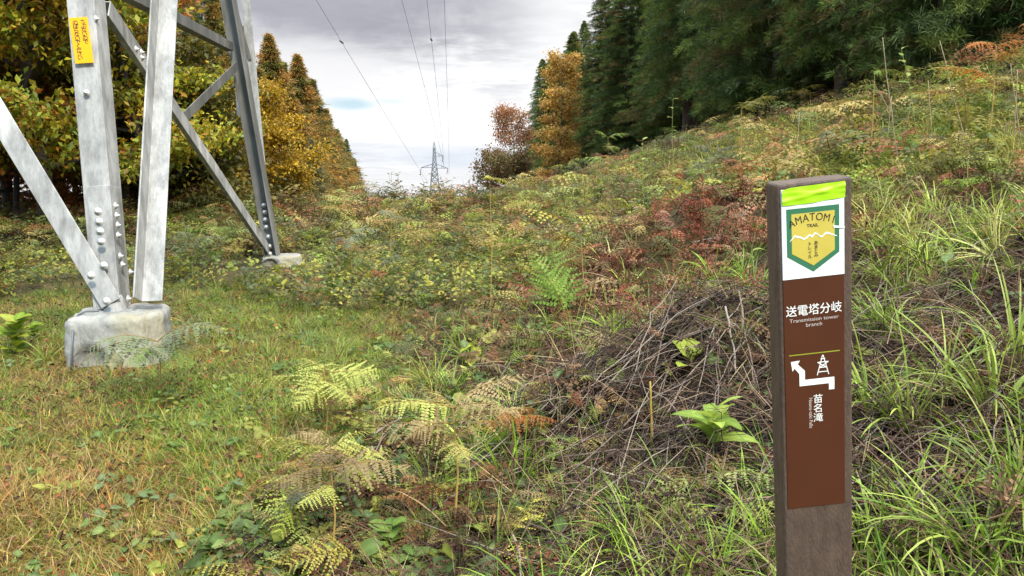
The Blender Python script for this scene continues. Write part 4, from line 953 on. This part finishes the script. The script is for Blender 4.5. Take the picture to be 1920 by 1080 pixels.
# collapsed brown bracken on the mound and scattered along the bank
def heap(n, r, c, Ln=(0.25, 0.5)):
    out = []
    for i in range(n):
        l = r.uniform(*Ln); out.append(xf(frond(l, l*0.36, 9, 5, 0.25, r.uniform(.5, 1.6), c, None, r, 0.1, 1.3, 0.22, 0.6, (0.8, 0.7, 0.6)), r.uniform(0, 6.28), r.uniform(-0.5, 0.4), r.normal(0, .7), 1, (r.normal(0, .1), r.normal(0, .1), r.uniform(0.02, .12))))
    return cat_(out)
hp = [heap(4, rng, W1) for _ in range(6)]
pos = scat(1500, 4.5, 11, mound); h1 = mixg(hp, pos, (0.55, 1.0), 0.4, rust_t)
pos = scat(1500, 6, 26, lambda x, y: upper(x, y) & (rng.random(len(x)) < 0.25+0.75*(fld(x, y, 0.5, 3.3) > 0.55))); h2 = mixg(hp, pos, (0.7, 1.3), 0.35, np.concatenate([rust_t[:3], P2((176, 140, 110), (190, 160, 120), (140, 110, 80), (150, 140, 90), (130, 130, 80))]))
pos = scat(650, 2.2, 8, lambda x, y: (u_(x, y) > -1.2)); h3 = mixg(hp, pos, (0.4, 0.8), 0.4, litter_t)
stuff('dead_bracken', cat_([h1, h2, h3]), M['dry'])
# standing bracken and shrubs that fill the clearing
def plant(n, r, H, Ln, npin=10, nl=4, up=0.35, dr=1.0, c=W1, curl=0.15, lw=1.2):
    out = [tube([(0, 0, -0.05), (r.normal(0, .02), r.normal(0, .02), H*0.6), (0, 0, H)], [0.004, 0.0035, 0.002], 4, (0.9, 0.75, 0.5), False)]
    for i in range(n):
        l = Ln*r.uniform(.7, 1.15); out.append(xf(frond(l, l*0.40, npin, nl, up, dr*r.uniform(.7, 1.3), c, None, r, 0.12, lw, 0.16, curl, (0.8, 0.7, 0.5)), i*6.28/n+r.normal(0, .4), r.normal(0, .12), r.normal(0, .2), 1, (0, 0, H*r.uniform(.55, 1))))
    return cat_(out)
brkf = [plant(r_n, rng, hh, ln, 10, 4, 0.35, 1.0, W1, 0.14, 1.3) for r_n, hh, ln in ((4, 0.32, 0.55), (3, 0.42, 0.62), (5, 0.28, 0.5), (4, 0.5, 0.6), (3, 0.22, 0.66), (3, 0.6, 0.5))]
brkn = [plant(r_n, rng, hh, ln, 13, 7, 0.35, 1.0, W1, 0.12, 1.0) for r_n, hh, ln in ((4, 0.22, 0.5), (3, 0.3, 0.55), (5, 0.2, 0.42), (2, 0.3, 0.6), (3, 0.15, 0.5), (2, 0.25, 0.5), (4, 0.28, 0.4), (1, 0.2, 0.6))]
brk = [plant(r_n, rng, hh, ln) for r_n, hh, ln in ((5, 0.32, 0.42), (4, 0.42, 0.46), (6, 0.28, 0.36), (5, 0.5, 0.42), (4, 0.22, 0.5))]
far_t = P2((206, 184, 112), (190, 152, 92), (156, 150, 74), (124, 134, 62), (178, 158, 90), (118, 120, 78), (146, 152, 88), (172, 122, 72), (192, 182, 84), (100, 108, 60), (152, 98, 66), (176, 182, 96), (146, 168, 66), (104, 118, 52), (166, 178, 70))
def brush_n(x, y): return brush(x, y) & clear(x, y) & ~((x/y > -0.43) & (x/y < -0.30) & (y < 11.5)) & ~((np.abs(x+5.0) < 1.0) & (y < 9.4))
pos = scat(3800, 7.8, 34, brush_n); dz = np.clip((pos[:, 1]-9.5)/9, 0, 1)*(0.3+1.1*fld(pos[:, 0], pos[:, 1], 0.9, 2.2)); f1 = mixg(brkf, pos, rng.uniform(0.3, 0.6, len(pos))+dz*rng.uniform(0.15, 1.2, len(pos)), 0.2, far_t, rng, 0.25)
pos = scat(1500, 7, 28, lambda x, y: upper(x, y) & (rng.random(len(x)) > 0.6*mound(x, y))); f2 = mixg(brkf, pos, (0.35, 0.8), 0.25, np.concatenate([far_t, P2((176, 150, 100), (164, 110, 80), (150, 158, 80))]))
pos = scat(700, 2.5, 9, lambda x, y: (x > -1.15) & (u_(x, y) < 0.5)); f3 = mixg(brkn, pos, (0.25, 0.6), 0.35, np.concatenate([far_t, P2((196, 204, 100), (170, 146, 104), (184, 160, 116))]), rng, 0.2)
pos = scat(460, 8.5, 24, lambda x, y: (u_(x, y) > -1.5)); f4 = mixg(brkf, pos, (0.7, 1.5), 0.2, far_t)
gg = cat_([f1, f2, f3, f4]); gg = (gg[0], gg[1], gg[2]*1.18)
stuff('bracken_undergrowth', gg, M['leaf'])
def bush(r, n=16, hh=0.7, L_=(0.05, 0.1)):
    out = []
    for i in range(n):
        a = r.uniform(0, 6.28); pp, rr = limb((0, 0, 0), (math.cos(a)*0.5, math.sin(a)*0.5, 1), hh*r.uniform(.5, 1), 0.004, 0.0015, 5, 0.2, 0, r); out.append(tube(pp, rr, 3, (0.6, 0.5, 0.4), False))
        for k in range(9):
            s = r.uniform(1.5, 5); b = [np.interp(s, np.arange(6), pp[:, q]) for q in range(3)]; l = r.uniform(*L_)
            out.append(xf(leafshape(l, l*0.5, 0.4, 0.2, (1, 1, 1), 2, r), r.uniform(0, 6.28), r.uniform(-.4, .5), r.normal(0, .4), 1, b))
    return cat_(out)
bs = [bush(rng) for _ in range(4)]
pos = scat(1000, 12, 32, lambda x, y: (u_(x, y) < 0.8)); b1 = mixg(bs, pos, rng.uniform(0.4, 0.9, len(pos))+np.clip((pos[:, 1]-13)/8, 0, 1)*rng.random(len(pos))**1.5*1.5, 0.1, P2((120, 124, 66), (150, 140, 70), (140, 100, 66), (104, 116, 70), (166, 150, 70), (126, 86, 58)))
pos = scat(420, 9, 26, upper); b2 = mixg(bs, pos, (0.35, 1.0), 0.1, P2((150, 160, 84), (160, 120, 90), (130, 136, 80)))
stuff('shrubbery', cat_([b1, b2]), M['leaf'])
# dark floor of the woods
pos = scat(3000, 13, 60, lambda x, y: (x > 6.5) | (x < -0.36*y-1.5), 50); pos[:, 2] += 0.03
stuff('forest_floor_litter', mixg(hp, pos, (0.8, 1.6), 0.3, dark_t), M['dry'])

# ------------------------------------------------------------------ plants one can point at
def bracken(name, px, base_row, top_row, n, Ln, cols, label, seed, group=None, leanx=0.0, az0=None, npin=15, nl=8, stalk=(0.28, 0.19, 0.05), up=0.2, dr=0.9, thick=0.0045, base=None, curl=0.1, lift=0.0, cat='fern', az=None):
    r = np.random.default_rng(seed)
    b = G(px, base_row) if base is None else np.array(base, float); top = P(px+leanx, top_row, b[1])
    root = thing(name, (b[0], b[1], float(h(b[0], b[1]))), label, cat, group)
    tp = top-np.array(root.location)
    mid = tp*0.5+np.array([0.02, 0, 0])
    v, t, c = tube([(0, 0, -0.05), mid, tp], [thick, thick*0.85, thick*0.5], 7, stalk, False); put('stalk', v, t, c, M['stem'], root, True)
    for i in range(n):
        l = Ln*r.uniform(.65, 1.15); cc = np.array(cols[i % len(cols)])
        a = (az[i % len(az)] if az is not None else (az0 or 0)+i*6.283/n)+r.normal(0, .15)
        pz = tp*(1-0.12*(i % 3)) if n > 1 else tp
        g = xf(frond(l, l*0.44, npin, nl, up, dr*r.uniform(.75, 1.25), cc*0.9, cc*1.12, r, 0.10, 1.0, 0.10, curl, stalk), a, r.normal(0.05, .16), r.normal(0, .3), 1, pz)
        put('frond', *g, M['leaf'], root)
    return root
Q1 = lambda *c: np.array(S(*c))*K
YG, TAN, GRN, GRY, RST, BRN, YEL = Q1(214, 220, 112), Q1(204, 178, 124), Q1(156, 190, 84), Q1(156, 168, 128), Q1(196, 120, 48), Q1(160, 130, 104), Q1(224, 220, 84)
bracken('bracken_fern', 849, 1010, 765, 11, 0.36, [TAN*1.1, YG, TAN*1.05, Q1(216, 204, 116), TAN], 'tan and yellow green bracken on a thick amber stalk in the middle foreground', 1, None, 0, 0.3, dr=0.55, up=0.28, thick=0.0055)
bracken('bracken_fern', 608, 830, 698, 10, 0.36, [YG, YG*1.05, Q1(176, 186, 90), YG*.95, YG], 'pale yellow green bracken between the concrete block and the amber stalk', 2, None, 0, 2.6, dr=0.6, up=0.3)
bracken('bracken_fern', 618, 1085, 850, 9, 0.29, [YG, BRN*1.1, TAN*.85, YG*.95, TAN*.8], 'half green half brown bracken on a thin amber stalk near the bottom edge', 3, None, 0, 1.2, dr=0.65, up=0.22)
bracken('bracken_fern', 560, 1000, 900, 3, 0.28, [BRN*.75, GRY*.6], 'withered purple brown fern fronds low beside the yellow green ones', 4, None, 0, 2.9, dr=0.3, up=0.05, curl=0.25)
bracken('bracken_fern', 296, 735, 640, 8, 0.5, [GRY, GRY*.9, GRN*.8, GRY*1.05, GRY*.85], 'grey green fern drooping in front of the concrete block', 5, None, 0, -1.2, dr=1.3, up=0.5, az=[-0.2, -0.9, -1.6, -2.3, 0.5, -1.2, -2.8])
bracken('lady_fern', 1058, 598, 590, 2, 0.62, [GRN*1.15, GRN*.9], 'upright bright green feathery fern at the foot of the rusty mound', 6, None, 0, 1.4, up=1.5, dr=0.25, az=[1.5, 0.9])
bracken('rusty_fern', 955, 880, 775, 5, 0.24, [RST, RST*.85, RST*1.1, RST*.8], 'curled rust orange fern just right of the amber stalk', 7, None, 0, 0.5, up=0.4, dr=1.0, curl=0.5, thick=0.003)
bracken('bracken_fern', 1540, 320, 0, 4, 0.5, [RST*1.25, Q1(206, 150, 70), RST], 'tall orange bracken high at the right edge above the slope', 8, None, 0, 2.4, base=(3.42, 5.3, 0), thick=0.006) if False else None
def fern_at(px, top_row, y, *a, **k):
    d = ray(px, top_row); x = d[0]*y/d[1]; return bracken(*a[:1], px, 0, top_row, *a[1:], base=(x, y, 0), **k)
fern_at(1868, 85, 6.6, 'bracken_fern', 5, 0.42, [RST*1.3, Q1(206, 150, 70), RST*1.1], 'tall orange bracken high at the right edge of the slope', 8, thick=0.007, up=0.35, dr=0.5)
fern_at(1390, 205, 8.6, 'bracken_fern', 4, 0.42, [Q1(150, 150, 72), Q1(176, 160, 84), GRY], 'olive bracken on a tall yellow stalk against the cedars', 9, thick=0.007, up=0.25, dr=0.9)
fern_at(1640, 135, 8.2, 'bracken_fern', 4, 0.26, [Q1(150, 166, 76), GRN*.8], 'slender green bracken on a pale stalk against the dark wood', 10, thick=0.007, up=0.5, dr=1.1)
fern_at(1742, 165, 8.0, 'bracken_fern', 5, 0.36, [Q1(146, 156, 74), YEL*.7, GRN*.8], 'green gold bracken on a yellow stalk beside the leafy dead stems', 11, thick=0.006, up=0.3, dr=1.0)
fern_at(1140, 258, 11.5, 'bracken_fern', 5, 0.44, [GRN*.9, Q1(160, 170, 84), GRN], 'fresh green bracken on the skyline of the bank', 12, up=0.35, dr=0.8)
fern_at(918, 336, 7.5, 'bracken_fern', 4, 0.24, [YEL*1.0, YEL*.9, Q1(190, 196, 96)], 'bright yellow fern top in the middle, standing above the brush', 13, up=0.35, dr=1.2, nl=7)
fern_at(395, 435, 10.5, 'bracken_fern', 5, 0.5, [GRN, YG*.9, GRN*.9], 'bright green bracken between the two tower legs', 14, up=0.35, dr=0.8, nl=7)
fern_at(355, 452, 9.4, 'bracken_fern', 4, 0.5, [GRY, GRY*1.1, GRY*.9], 'grey feathery bracken left of the far tower leg', 15, up=0.35, dr=0.8, nl=7)
fern_at(655, 432, 9.8, 'bracken_fern', 5, 0.45, [GRY*1.15, GRY, Q1(140, 136, 120)], 'silvery grey fern in the brush right of the far tower leg', 16, up=0.35, dr=0.9, nl=7)
fern_at(740, 400, 13, 'bracken_fern', 5, 0.55, [Q1(120, 118, 66), GRY], 'dark olive bracken mid clearing below the distant pylon', 17, up=0.4, dr=0.9, nl=7)
fern_at(1335, 290, 8.8, 'bracken_fern', 5, 0.42, [Q1(128, 132, 112), GRY*.9, Q1(120, 118, 100)], 'faded grey fern on the slope right of the rusty mound', 18, up=0.7, dr=1.1)
fern_at(1090, 452, 6.2, 'bracken_fern', 3, 0.4, [Q1(150, 118, 40), Q1(130, 112, 44)], 'amber brown fern drooping left of the rusty mound', 19, up=0.2, dr=0.7, az=[3.0, 2.2, 3.9])
# leafy plants
def leafy(name, px, base_row, top_row, cols, label, seed, n=10, Ln=0.11, asp=0.45, stalk=(0.22, 0.26, 0.06), base=None, lean=(0, 0), spread_z=0.5, bend=0.6, pitch=0.5, cat='leafy plant', group=None, rnd=0.8, mat='leaf', az=None, thick=0.003, tooth=0.12):
    r = np.random.default_rng(seed); b = G(px, base_row) if base is None else np.array(base, float)
    root = thing(name, (b[0], b[1], float(h(b[0], b[1]))), label, cat, group)
    tp = P(px+lean[0], top_row, b[1]+lean[1])-np.array(root.location)
    pts = np.array([(0, 0, -0.04), tp*0.35+r.normal(0, .01, 3), tp*0.7+r.normal(0, .01, 3), tp]); v, t, c = tube(pts, np.linspace(thick, thick*0.5, 4), 6, stalk, False); put('stem', v, t, c, M['stem'], root, True)
    for i in range(n):
        s = 1-spread_z*(i/max(1, n)); p0 = np.array([np.interp(s*3, np.arange(4), pts[:, q]) for q in range(3)])
        l = Ln*r.uniform(.75, 1.15)*(0.75 if i < 2 and n > 5 else 1); a = (az[i % len(az)] if az else i*1.571+(i//2)*0.5)+r.normal(0, .2)
        g = xf(leafshape(l, l*asp*r.uniform(.9, 1.1), bend*r.uniform(.6, 1.4), 0.16, np.array(cols[i % len(cols)]), 8, r, 0.03, rnd, 1.18, tooth), a, pitch*r.uniform(.2, 1.2), r.normal(0, .2), 1, p0)
        put('leaf', *g, M[mat], root, True)
    return root
LG = Q1(190, 214, 92); LG2 = Q1(160, 192, 76); BYG = Q1(206, 224, 84)
leafy('leafy_seedling', 1338, 905, 775, [LG, LG2, LG*1.08, LG2*.9], 'glossy light green plant with long leaves left of the sign post', 71, 13, 0.19, 0.38, spread_z=0.6, bend=1.2, pitch=0.9, thick=0.004)
leafy('leafy_seedling', 1300, 712, 668, [BYG, BYG*.95, BYG], 'three rounded yellow green leaves on the dark brush bank', 72, 4, 0.15, 0.75, az=[1.3, 2.5, 0.3, 3.4], pitch=0.9, bend=0.4, tooth=0)
leafy('leafy_seedling', 1345, 935, 893, [Q1(142, 160, 80), Q1(120, 142, 66), Q1(134, 156, 76)], 'plant with two large dull green hanging leaves left of the post', 73, 3, 0.17, 0.5, az=[-0.7, -1.6, -2.5], bend=0.8, pitch=-0.9, tooth=0)
leafy('leafy_seedling', 1775, 520, 492, [Q1(150, 176, 110), Q1(140, 164, 100)], 'single pale green upright leaf on the slope right of the post', 74, 1, 0.2, 0.45, az=[0.9], bend=0.2, pitch=1.0, tooth=0)
leafy('leafy_shrub', 30, 668, 600, [Q1(184, 204, 60), Q1(150, 182, 50), Q1(196, 206, 80)], 'lime green leafy bush at the left edge beside the concrete block', 75, 30, 0.15, 0.6, spread_z=0.9, pitch=0.6, cat='shrub')
leafy('leafy_shrub', 64, 640, 610, [Q1(170, 196, 56), Q1(140, 172, 50)], 'smaller lime green bush touching the left edge bush', 76, 16, 0.11, 0.6, spread_z=0.9, pitch=0.5, cat='shrub')
leafy('leafy_seedling', 368, 1062, 1048, [Q1(206, 206, 60), Q1(220, 214, 80)], 'yellow leaves lying at the bottom edge of the mown path', 77, 6, 0.11, 0.5, pitch=0.1, az=[0.2, 2.8, 1.4, 4.0, 5.2])
leafy('leafy_seedling', 735, 1050, 985, [Q1(140, 176, 76), Q1(120, 160, 66), Q1(156, 188, 90)], 'round leaved green plant at the bottom edge beside the amber stalks', 78, 10, 0.10, 0.8, spread_z=0.8, tooth=0.1)
leafy('leafy_seedling', 775, 1085, 1040, [Q1(140, 170, 84), Q1(128, 160, 74)], 'plant with wide toothed green leaves cut by the bottom edge', 79, 7, 0.13, 0.8, spread_z=0.6, pitch=0.2, tooth=0.2)
leafy('leafy_seedling', 915, 960, 925, [Q1(120, 140, 84), Q1(134, 150, 90), Q1(104, 128, 72)], 'dull green broad leaves below the rusty fern', 80, 6, 0.10, 0.7, pitch=0.1, tooth=0.1)
leafy('leafy_seedling', 885, 672, 640, [Q1(196, 210, 60), Q1(206, 206, 70)], 'two drooping yellow leaves in the grass above the amber bracken', 81, 4, 0.12, 0.6, bend=0.9, pitch=-0.6)
leafy('dry_leaf', 1135, 812, 780, [Q1(190, 152, 104), Q1(170, 132, 90)], 'curled tan dead leaf standing on the dark brush', 82, 1, 0.14, 0.5, az=[1.9], bend=-0.6, pitch=1.2, cat='dead leaf', mat='dry', tooth=0)
leafy('dry_leaf', 1196, 812, 790, [Q1(112, 74, 62)], 'dark reddish dead leaf beside the curled tan one', 83, 1, 0.11, 0.6, az=[0.6], bend=0.9, pitch=0.6, cat='dead leaf', mat='dry', tooth=0)
leafy('leafy_seedling', 805, 765, 745, [Q1(210, 206, 70)], 'small yellow leaf caught under the tan fern fronds', 84, 2, 0.06, 0.8, pitch=0.2)
leafy('orange_leaf_shrub', 868, 470, 438, [Q1(200, 130, 70), Q1(176, 100, 60), Q1(206, 150, 80)], 'sprig of orange brown leaves in the middle of the brush', 85, 9, 0.13, 0.6, spread_z=0.8, bend=1.0, pitch=-0.2, cat='shrub')
leafy('orange_leaf_shrub', 1265, 392, 330, [Q1(190, 110, 60), Q1(170, 90, 56), Q1(196, 140, 76)], 'orange leaved stump shoot on top of the rusty mound', 86, 14, 0.13, 0.6, spread_z=0.9, bend=1.0, pitch=0.1, cat='shrub')
leafy('leafy_seedling', 940, 470, 392, [YEL*.9, GRN, GRN*.9], 'bending stem with a few green leaves left of the mound', 87, 6, 0.14, 0.35, lean=(-18, 0), spread_z=0.7, bend=0.9)
for i, (px, row, y, n, lab) in enumerate(((1690, 92, 7.2, 8, 'arching stem with a few yellow green leaves against the dark wood'), (1762, 285, 7.0, 5, 'low leafy stem on the upper slope right of the cedar gap'), (1205, 262, 10, 8, 'yellow leaved sprig on the skyline of the bank'), (1262, 186, 11, 5, 'thin upright stem with yellow leaves before the cedars'), (1410, 470, 5.0, 3, 'small yellow leafed twig left above the sign post'))):
    d = ray(px, row); x = d[0]*y/d[1]
    leafy('leafy_sprig', px, 0, row, [Q1(190, 200, 110), Q1(150, 176, 80)], lab, 100+i, n, 0.10, 0.5, base=(x+(0.35 if i == 0 else 0.05), y, 0), spread_z=0.45, bend=0.7)
# bare upright stems on the upper slope
def stick(name, a, b, r0, r1, label, seed, cat='stem', group=None, col=(0.16, 0.12, 0.09), wob=0.03, sag=0.0, forks=0):
    r = np.random.default_rng(seed); a, b = np.array(a, float), np.array(b, float); n = 9; s = np.linspace(0, 1, n)[:, None]
    ln = np.linalg.norm(b-a); pts = a+(b-a)*s+np.cumsum(r.normal(0, wob*ln/6, (n, 3)), 0)*np.sin(np.pi*s)+np.array([0, 0, 1])*sag*np.sin(np.pi*s)
    g = [tube(pts-a, np.linspace(r0, r1, n), 6, col)]
    for k in range(forks):
        i = r.integers(2, n-2); dv = (b-a)/ln+r.normal(0, .6, 3); pp, rr = limb(pts[i]-a, dv, ln*r.uniform(.15, .35), r1*1.1, r1*0.4, 5, 0.12, 0, r); g.append(tube(pp, rr, 5, col))
    g = cat_(g); o = put(name, *g, M['stem'], None, True, tuple(a)); return tag(o, label, cat, group)
for i, (px, r0, px2, r2, y, lab) in enumerate(((1925, 300, 1895, 118, 6.4, 'bare tan stem standing at the right edge'), (1912, 195, 1908, 130, 6.8, 'short bare stem beside the orange bracken'), (1830, 262, 1762, 76, 7.0, 'leaning silver dead stem under the orange bracken'), (1700, 260, 1655, 70, 7.4, 'dead branching stem rising from the slope crest'), (1765, 250, 1740, 150, 7.8, 'thin bare twig left of the leaning silver stem'), (1500, 262, 1499, 210, 8, 'short straw coloured stem on the slope'), (1655, 250, 1672, 180, 8.2, 'pale stem right of the slender bracken'), (850, 1020, 849, 930, 2.75, 'amber stalk stub by the bracken'), (1222, 840, 1219, 715, 3.1, 'upright amber stem stub on the dark brush'))):
    if i == 7: continue
    pa = P(px, r0, y); pa[2] = float(h(pa[0], pa[1]))-0.03 
    stick('dead_stalk', pa, P(px2, r2, y+0.05), 0.0055 if y > 5 else 0.006, 0.0025 if y > 5 else 0.0045, lab, 120+i, 'stem', None, (0.26, 0.2, 0.12) if i not in (8,) else (0.24, 0.16, 0.03), 0.03, 0, 3 if i in (2, 3) else 0)
# fallen branches over the bank
def gpt(px, py, lift=0.03):
    p = G(px, py, lift).copy(); return p
brs = [(1005, 772, 1262, 640, .010, .006, .05, 'long grey branch along the crest of the dark brush'), (1262, 640, 1450, 585, .008, .004, .06, 'pale branch continuing to the sign post'), (1010, 745, 1180, 652, .006, .004, .05, 'thin branch above the long grey one'),
       (842, 872, 1240, 800, .005, .003, .05, 'dark thin stick right of the amber stalk'), (905, 880, 1450, 840, .0055, .004, .07, 'long straight twig crossing under the leafy plant'), (1050, 862, 1440, 958, .0055, .004, .05, 'straight pale twig sloping down to the post'),
       (700, 815, 800, 765, .007, .004, .05, 'short grey stick under the tan fern'), (690, 905, 740, 800, .006, .004, .06, 'leaning stick left of the amber stalk'), (1600, 500, 1735, 450, .008, .005, .05, 'thick grey stick right of the badge sticker'),
       (1605, 515, 1715, 462, .006, .005, .05, 'second grey stick just under the thick one'), (1600, 855, 1880, 762, .006, .004, .06, 'brown stick rising to the right of the post'), (1595, 945, 1880, 878, .007, .005, .05, 'dead branch low on the right, longest there'),
       (1600, 745, 1680, 850, .005, .003, .05, 'thin bent twig close to the post on its right'), (1145, 448, 1300, 455, .012, .008, .05, 'dark fallen branch across the foot of the rusty mound'), (1300, 455, 1385, 446, .009, .005, .06, 'dark branch end beside the rusty mound'),
       (1245, 538, 1445, 518, .007, .004, .06, 'level twig behind the post, above the green tufts'), (1370, 440, 1418, 380, .010, .006, .08, 'dark leaning stick on the mound beside the post'), (1690, 585, 1900, 600, .004, .003, .06, 'thin level twig on the right slope'),
       (1360, 575, 1380, 700, .006, .004, .10, 'pale vine hanging beside the rounded yellow leaves'), (1385, 545, 1425, 740, .005, .003, .10, 'curving pale vine next to the post'), (1230, 690, 1330, 640, .004, .003, .1, 'short vine under the rounded yellow leaves'),
       (1100, 1000, 1440, 1050, .005, .003, .04, 'dark stick near the bottom edge left of the post'), (1340, 790, 1318, 960, .004, .003, .08, 'thin stem hanging below the leafy plant'), (1180, 905, 1310, 960, .005, .003, .05, 'broken twig pointing at the hanging leaves'),
       (760, 930, 940, 860, .005, .003, .04, 'dark twig across the leaf litter'), (1640, 470, 1600, 560, .005, .003, .08, 'dark upright twig at the post edge'), (1650, 900, 1900, 980, .005, .003, .05, 'dark twig under the sedge on the right'), (1010, 955, 1140, 905, .004, .002, .05, 'fine twig among sedge below the brush')]
GB = 'dead sticks fallen on the bank'
for i, (a, b, c, d, r0, r1, lf, lab) in enumerate(brs):
    stick('fallen_branch', gpt(a, b, lf), gpt(c, d, lf), r0, r1, lab, 140+i, 'branch', GB, ((0.22, 0.18, 0.15), (0.13, 0.09, 0.07), (0.30, 0.25, 0.20))[i % 3], 0.05, 0.02, 2)
# big sedge tufts one by one
tufts = [(1700, 820, .50, 'tall sedge tuft right of the post, level with the arrow'), (1635, 800, .48, 'sedge tuft touching the right side of the post'), (1770, 760, .42, 'sedge tuft on the right slope above the brown stick'), (1860, 790, .5, 'sedge tuft at the right edge, above the longest dead branch'), (1905, 700, .5, 'dense sedge tuft cut by the right edge'),
         (1640, 1070, .42, 'arching sedge tuft at the bottom edge right of the post'), (1740, 1050, .42, 'broad bladed sedge in the bottom right, second from the post'), (1840, 1075, .46, 'sedge tuft third from the post along the bottom edge'), (1905, 960, .45, 'sedge tuft at the lower right corner'),
         (1135, 870, .33, 'fine sedge tuft in front of the curled tan leaf'), (1250, 960, .36, 'sedge tuft below the light green leafy plant'), (1060, 1010, .38, 'wide sedge tuft centre bottom'), (930, 1060, .34, 'sedge tuft at the bottom edge right of the amber stalk'), (1180, 1060, .38, 'sedge tuft at the bottom edge left of the post'), (1330, 1075, .36, 'sedge tuft at the bottom edge nearest the post'),
         (1190, 545, .42, 'sedge tuft below the rusty mound'), (1290, 560, .42, 'sedge tuft behind the rounded yellow leaves'), (1405, 500, .4, 'sedge tuft left of the badge sticker'), (1660, 640, .42, 'sedge tuft right of the white lettering'), (1390, 660, .34, 'sedge tuft beside the pale vine'),
         (540, 1040, .28, 'drooping yellow green tuft at the edge of the mown path'), (355, 585, .42, 'blue green grass tuft right of the concrete block'), (410, 560, .4, 'second blue green tuft farther right of the block'), (960, 690, .34, 'grass tuft left of the brush bank'), (1010, 660, .36, 'grass tuft beside the green feathery fern'), (430, 905, .2, 'short green tuft on the mown path')]
tmesh = {}
for i, (px, py, sc_t, lab) in enumerate(tufts):
    k = (i % 3)+(0 if px > 1590 else 5); p = G(px, py)
    if k not in tmesh:
        rr = np.random.default_rng(200+k); g = blades(44 if k < 5 else 26, (0.6, 1.15), 0.019 if k < 5 else 0.011, 0.07, (0.03, 0.75), (0.4, 2.2), 9, Q1(124, 162, 50), Q1(206, 216, 104), rr, 0.16)
        g = (g[0], g[1], g[2]*(1 if k < 5 else 0.85)); o = put('sedge_tuft', *g, M['grass']); tmesh[k] = o
    else:
        o = tmesh[k].copy(); C.objects.link(o)
    o.location = (p[0], p[1], float(h(p[0], p[1]))); o.rotation_euler = (0, 0, i*1.7); o.scale = (sc_t,)*3
    tag(o, lab, 'sedge', 'sedge tufts')
# rock at the broken foot of the foundation
rk = G(186, 697); import bmesh
bm = bmesh.new(); bmesh.ops.create_icosphere(bm, subdivisions=4, radius=0.075)
for v in bm.verts: v.co *= 1+0.12*math.sin(v.co.x*40+1)+0.12*math.sin(v.co.y*33+v.co.z*25)+0.05*math.sin(v.co.z*90+v.co.x*70); v.co.z *= 1.1
me = bpy.data.meshes.new('rock'); bm.to_mesh(me); bm.free(); me.materials.append(M['stone'])
ro = bpy.data.objects.new('mossy_rock', me); C.objects.link(ro); ro.location = (rk[0]+0.05, rk[1]+0.10, 0.04)
tag(ro, 'mossy yellowish rock at the foot of the concrete block', 'rock')
print('OBJECTS', len(bpy.data.objects), 'FACES', sum(len(m.polygons) for m in bpy.data.meshes))
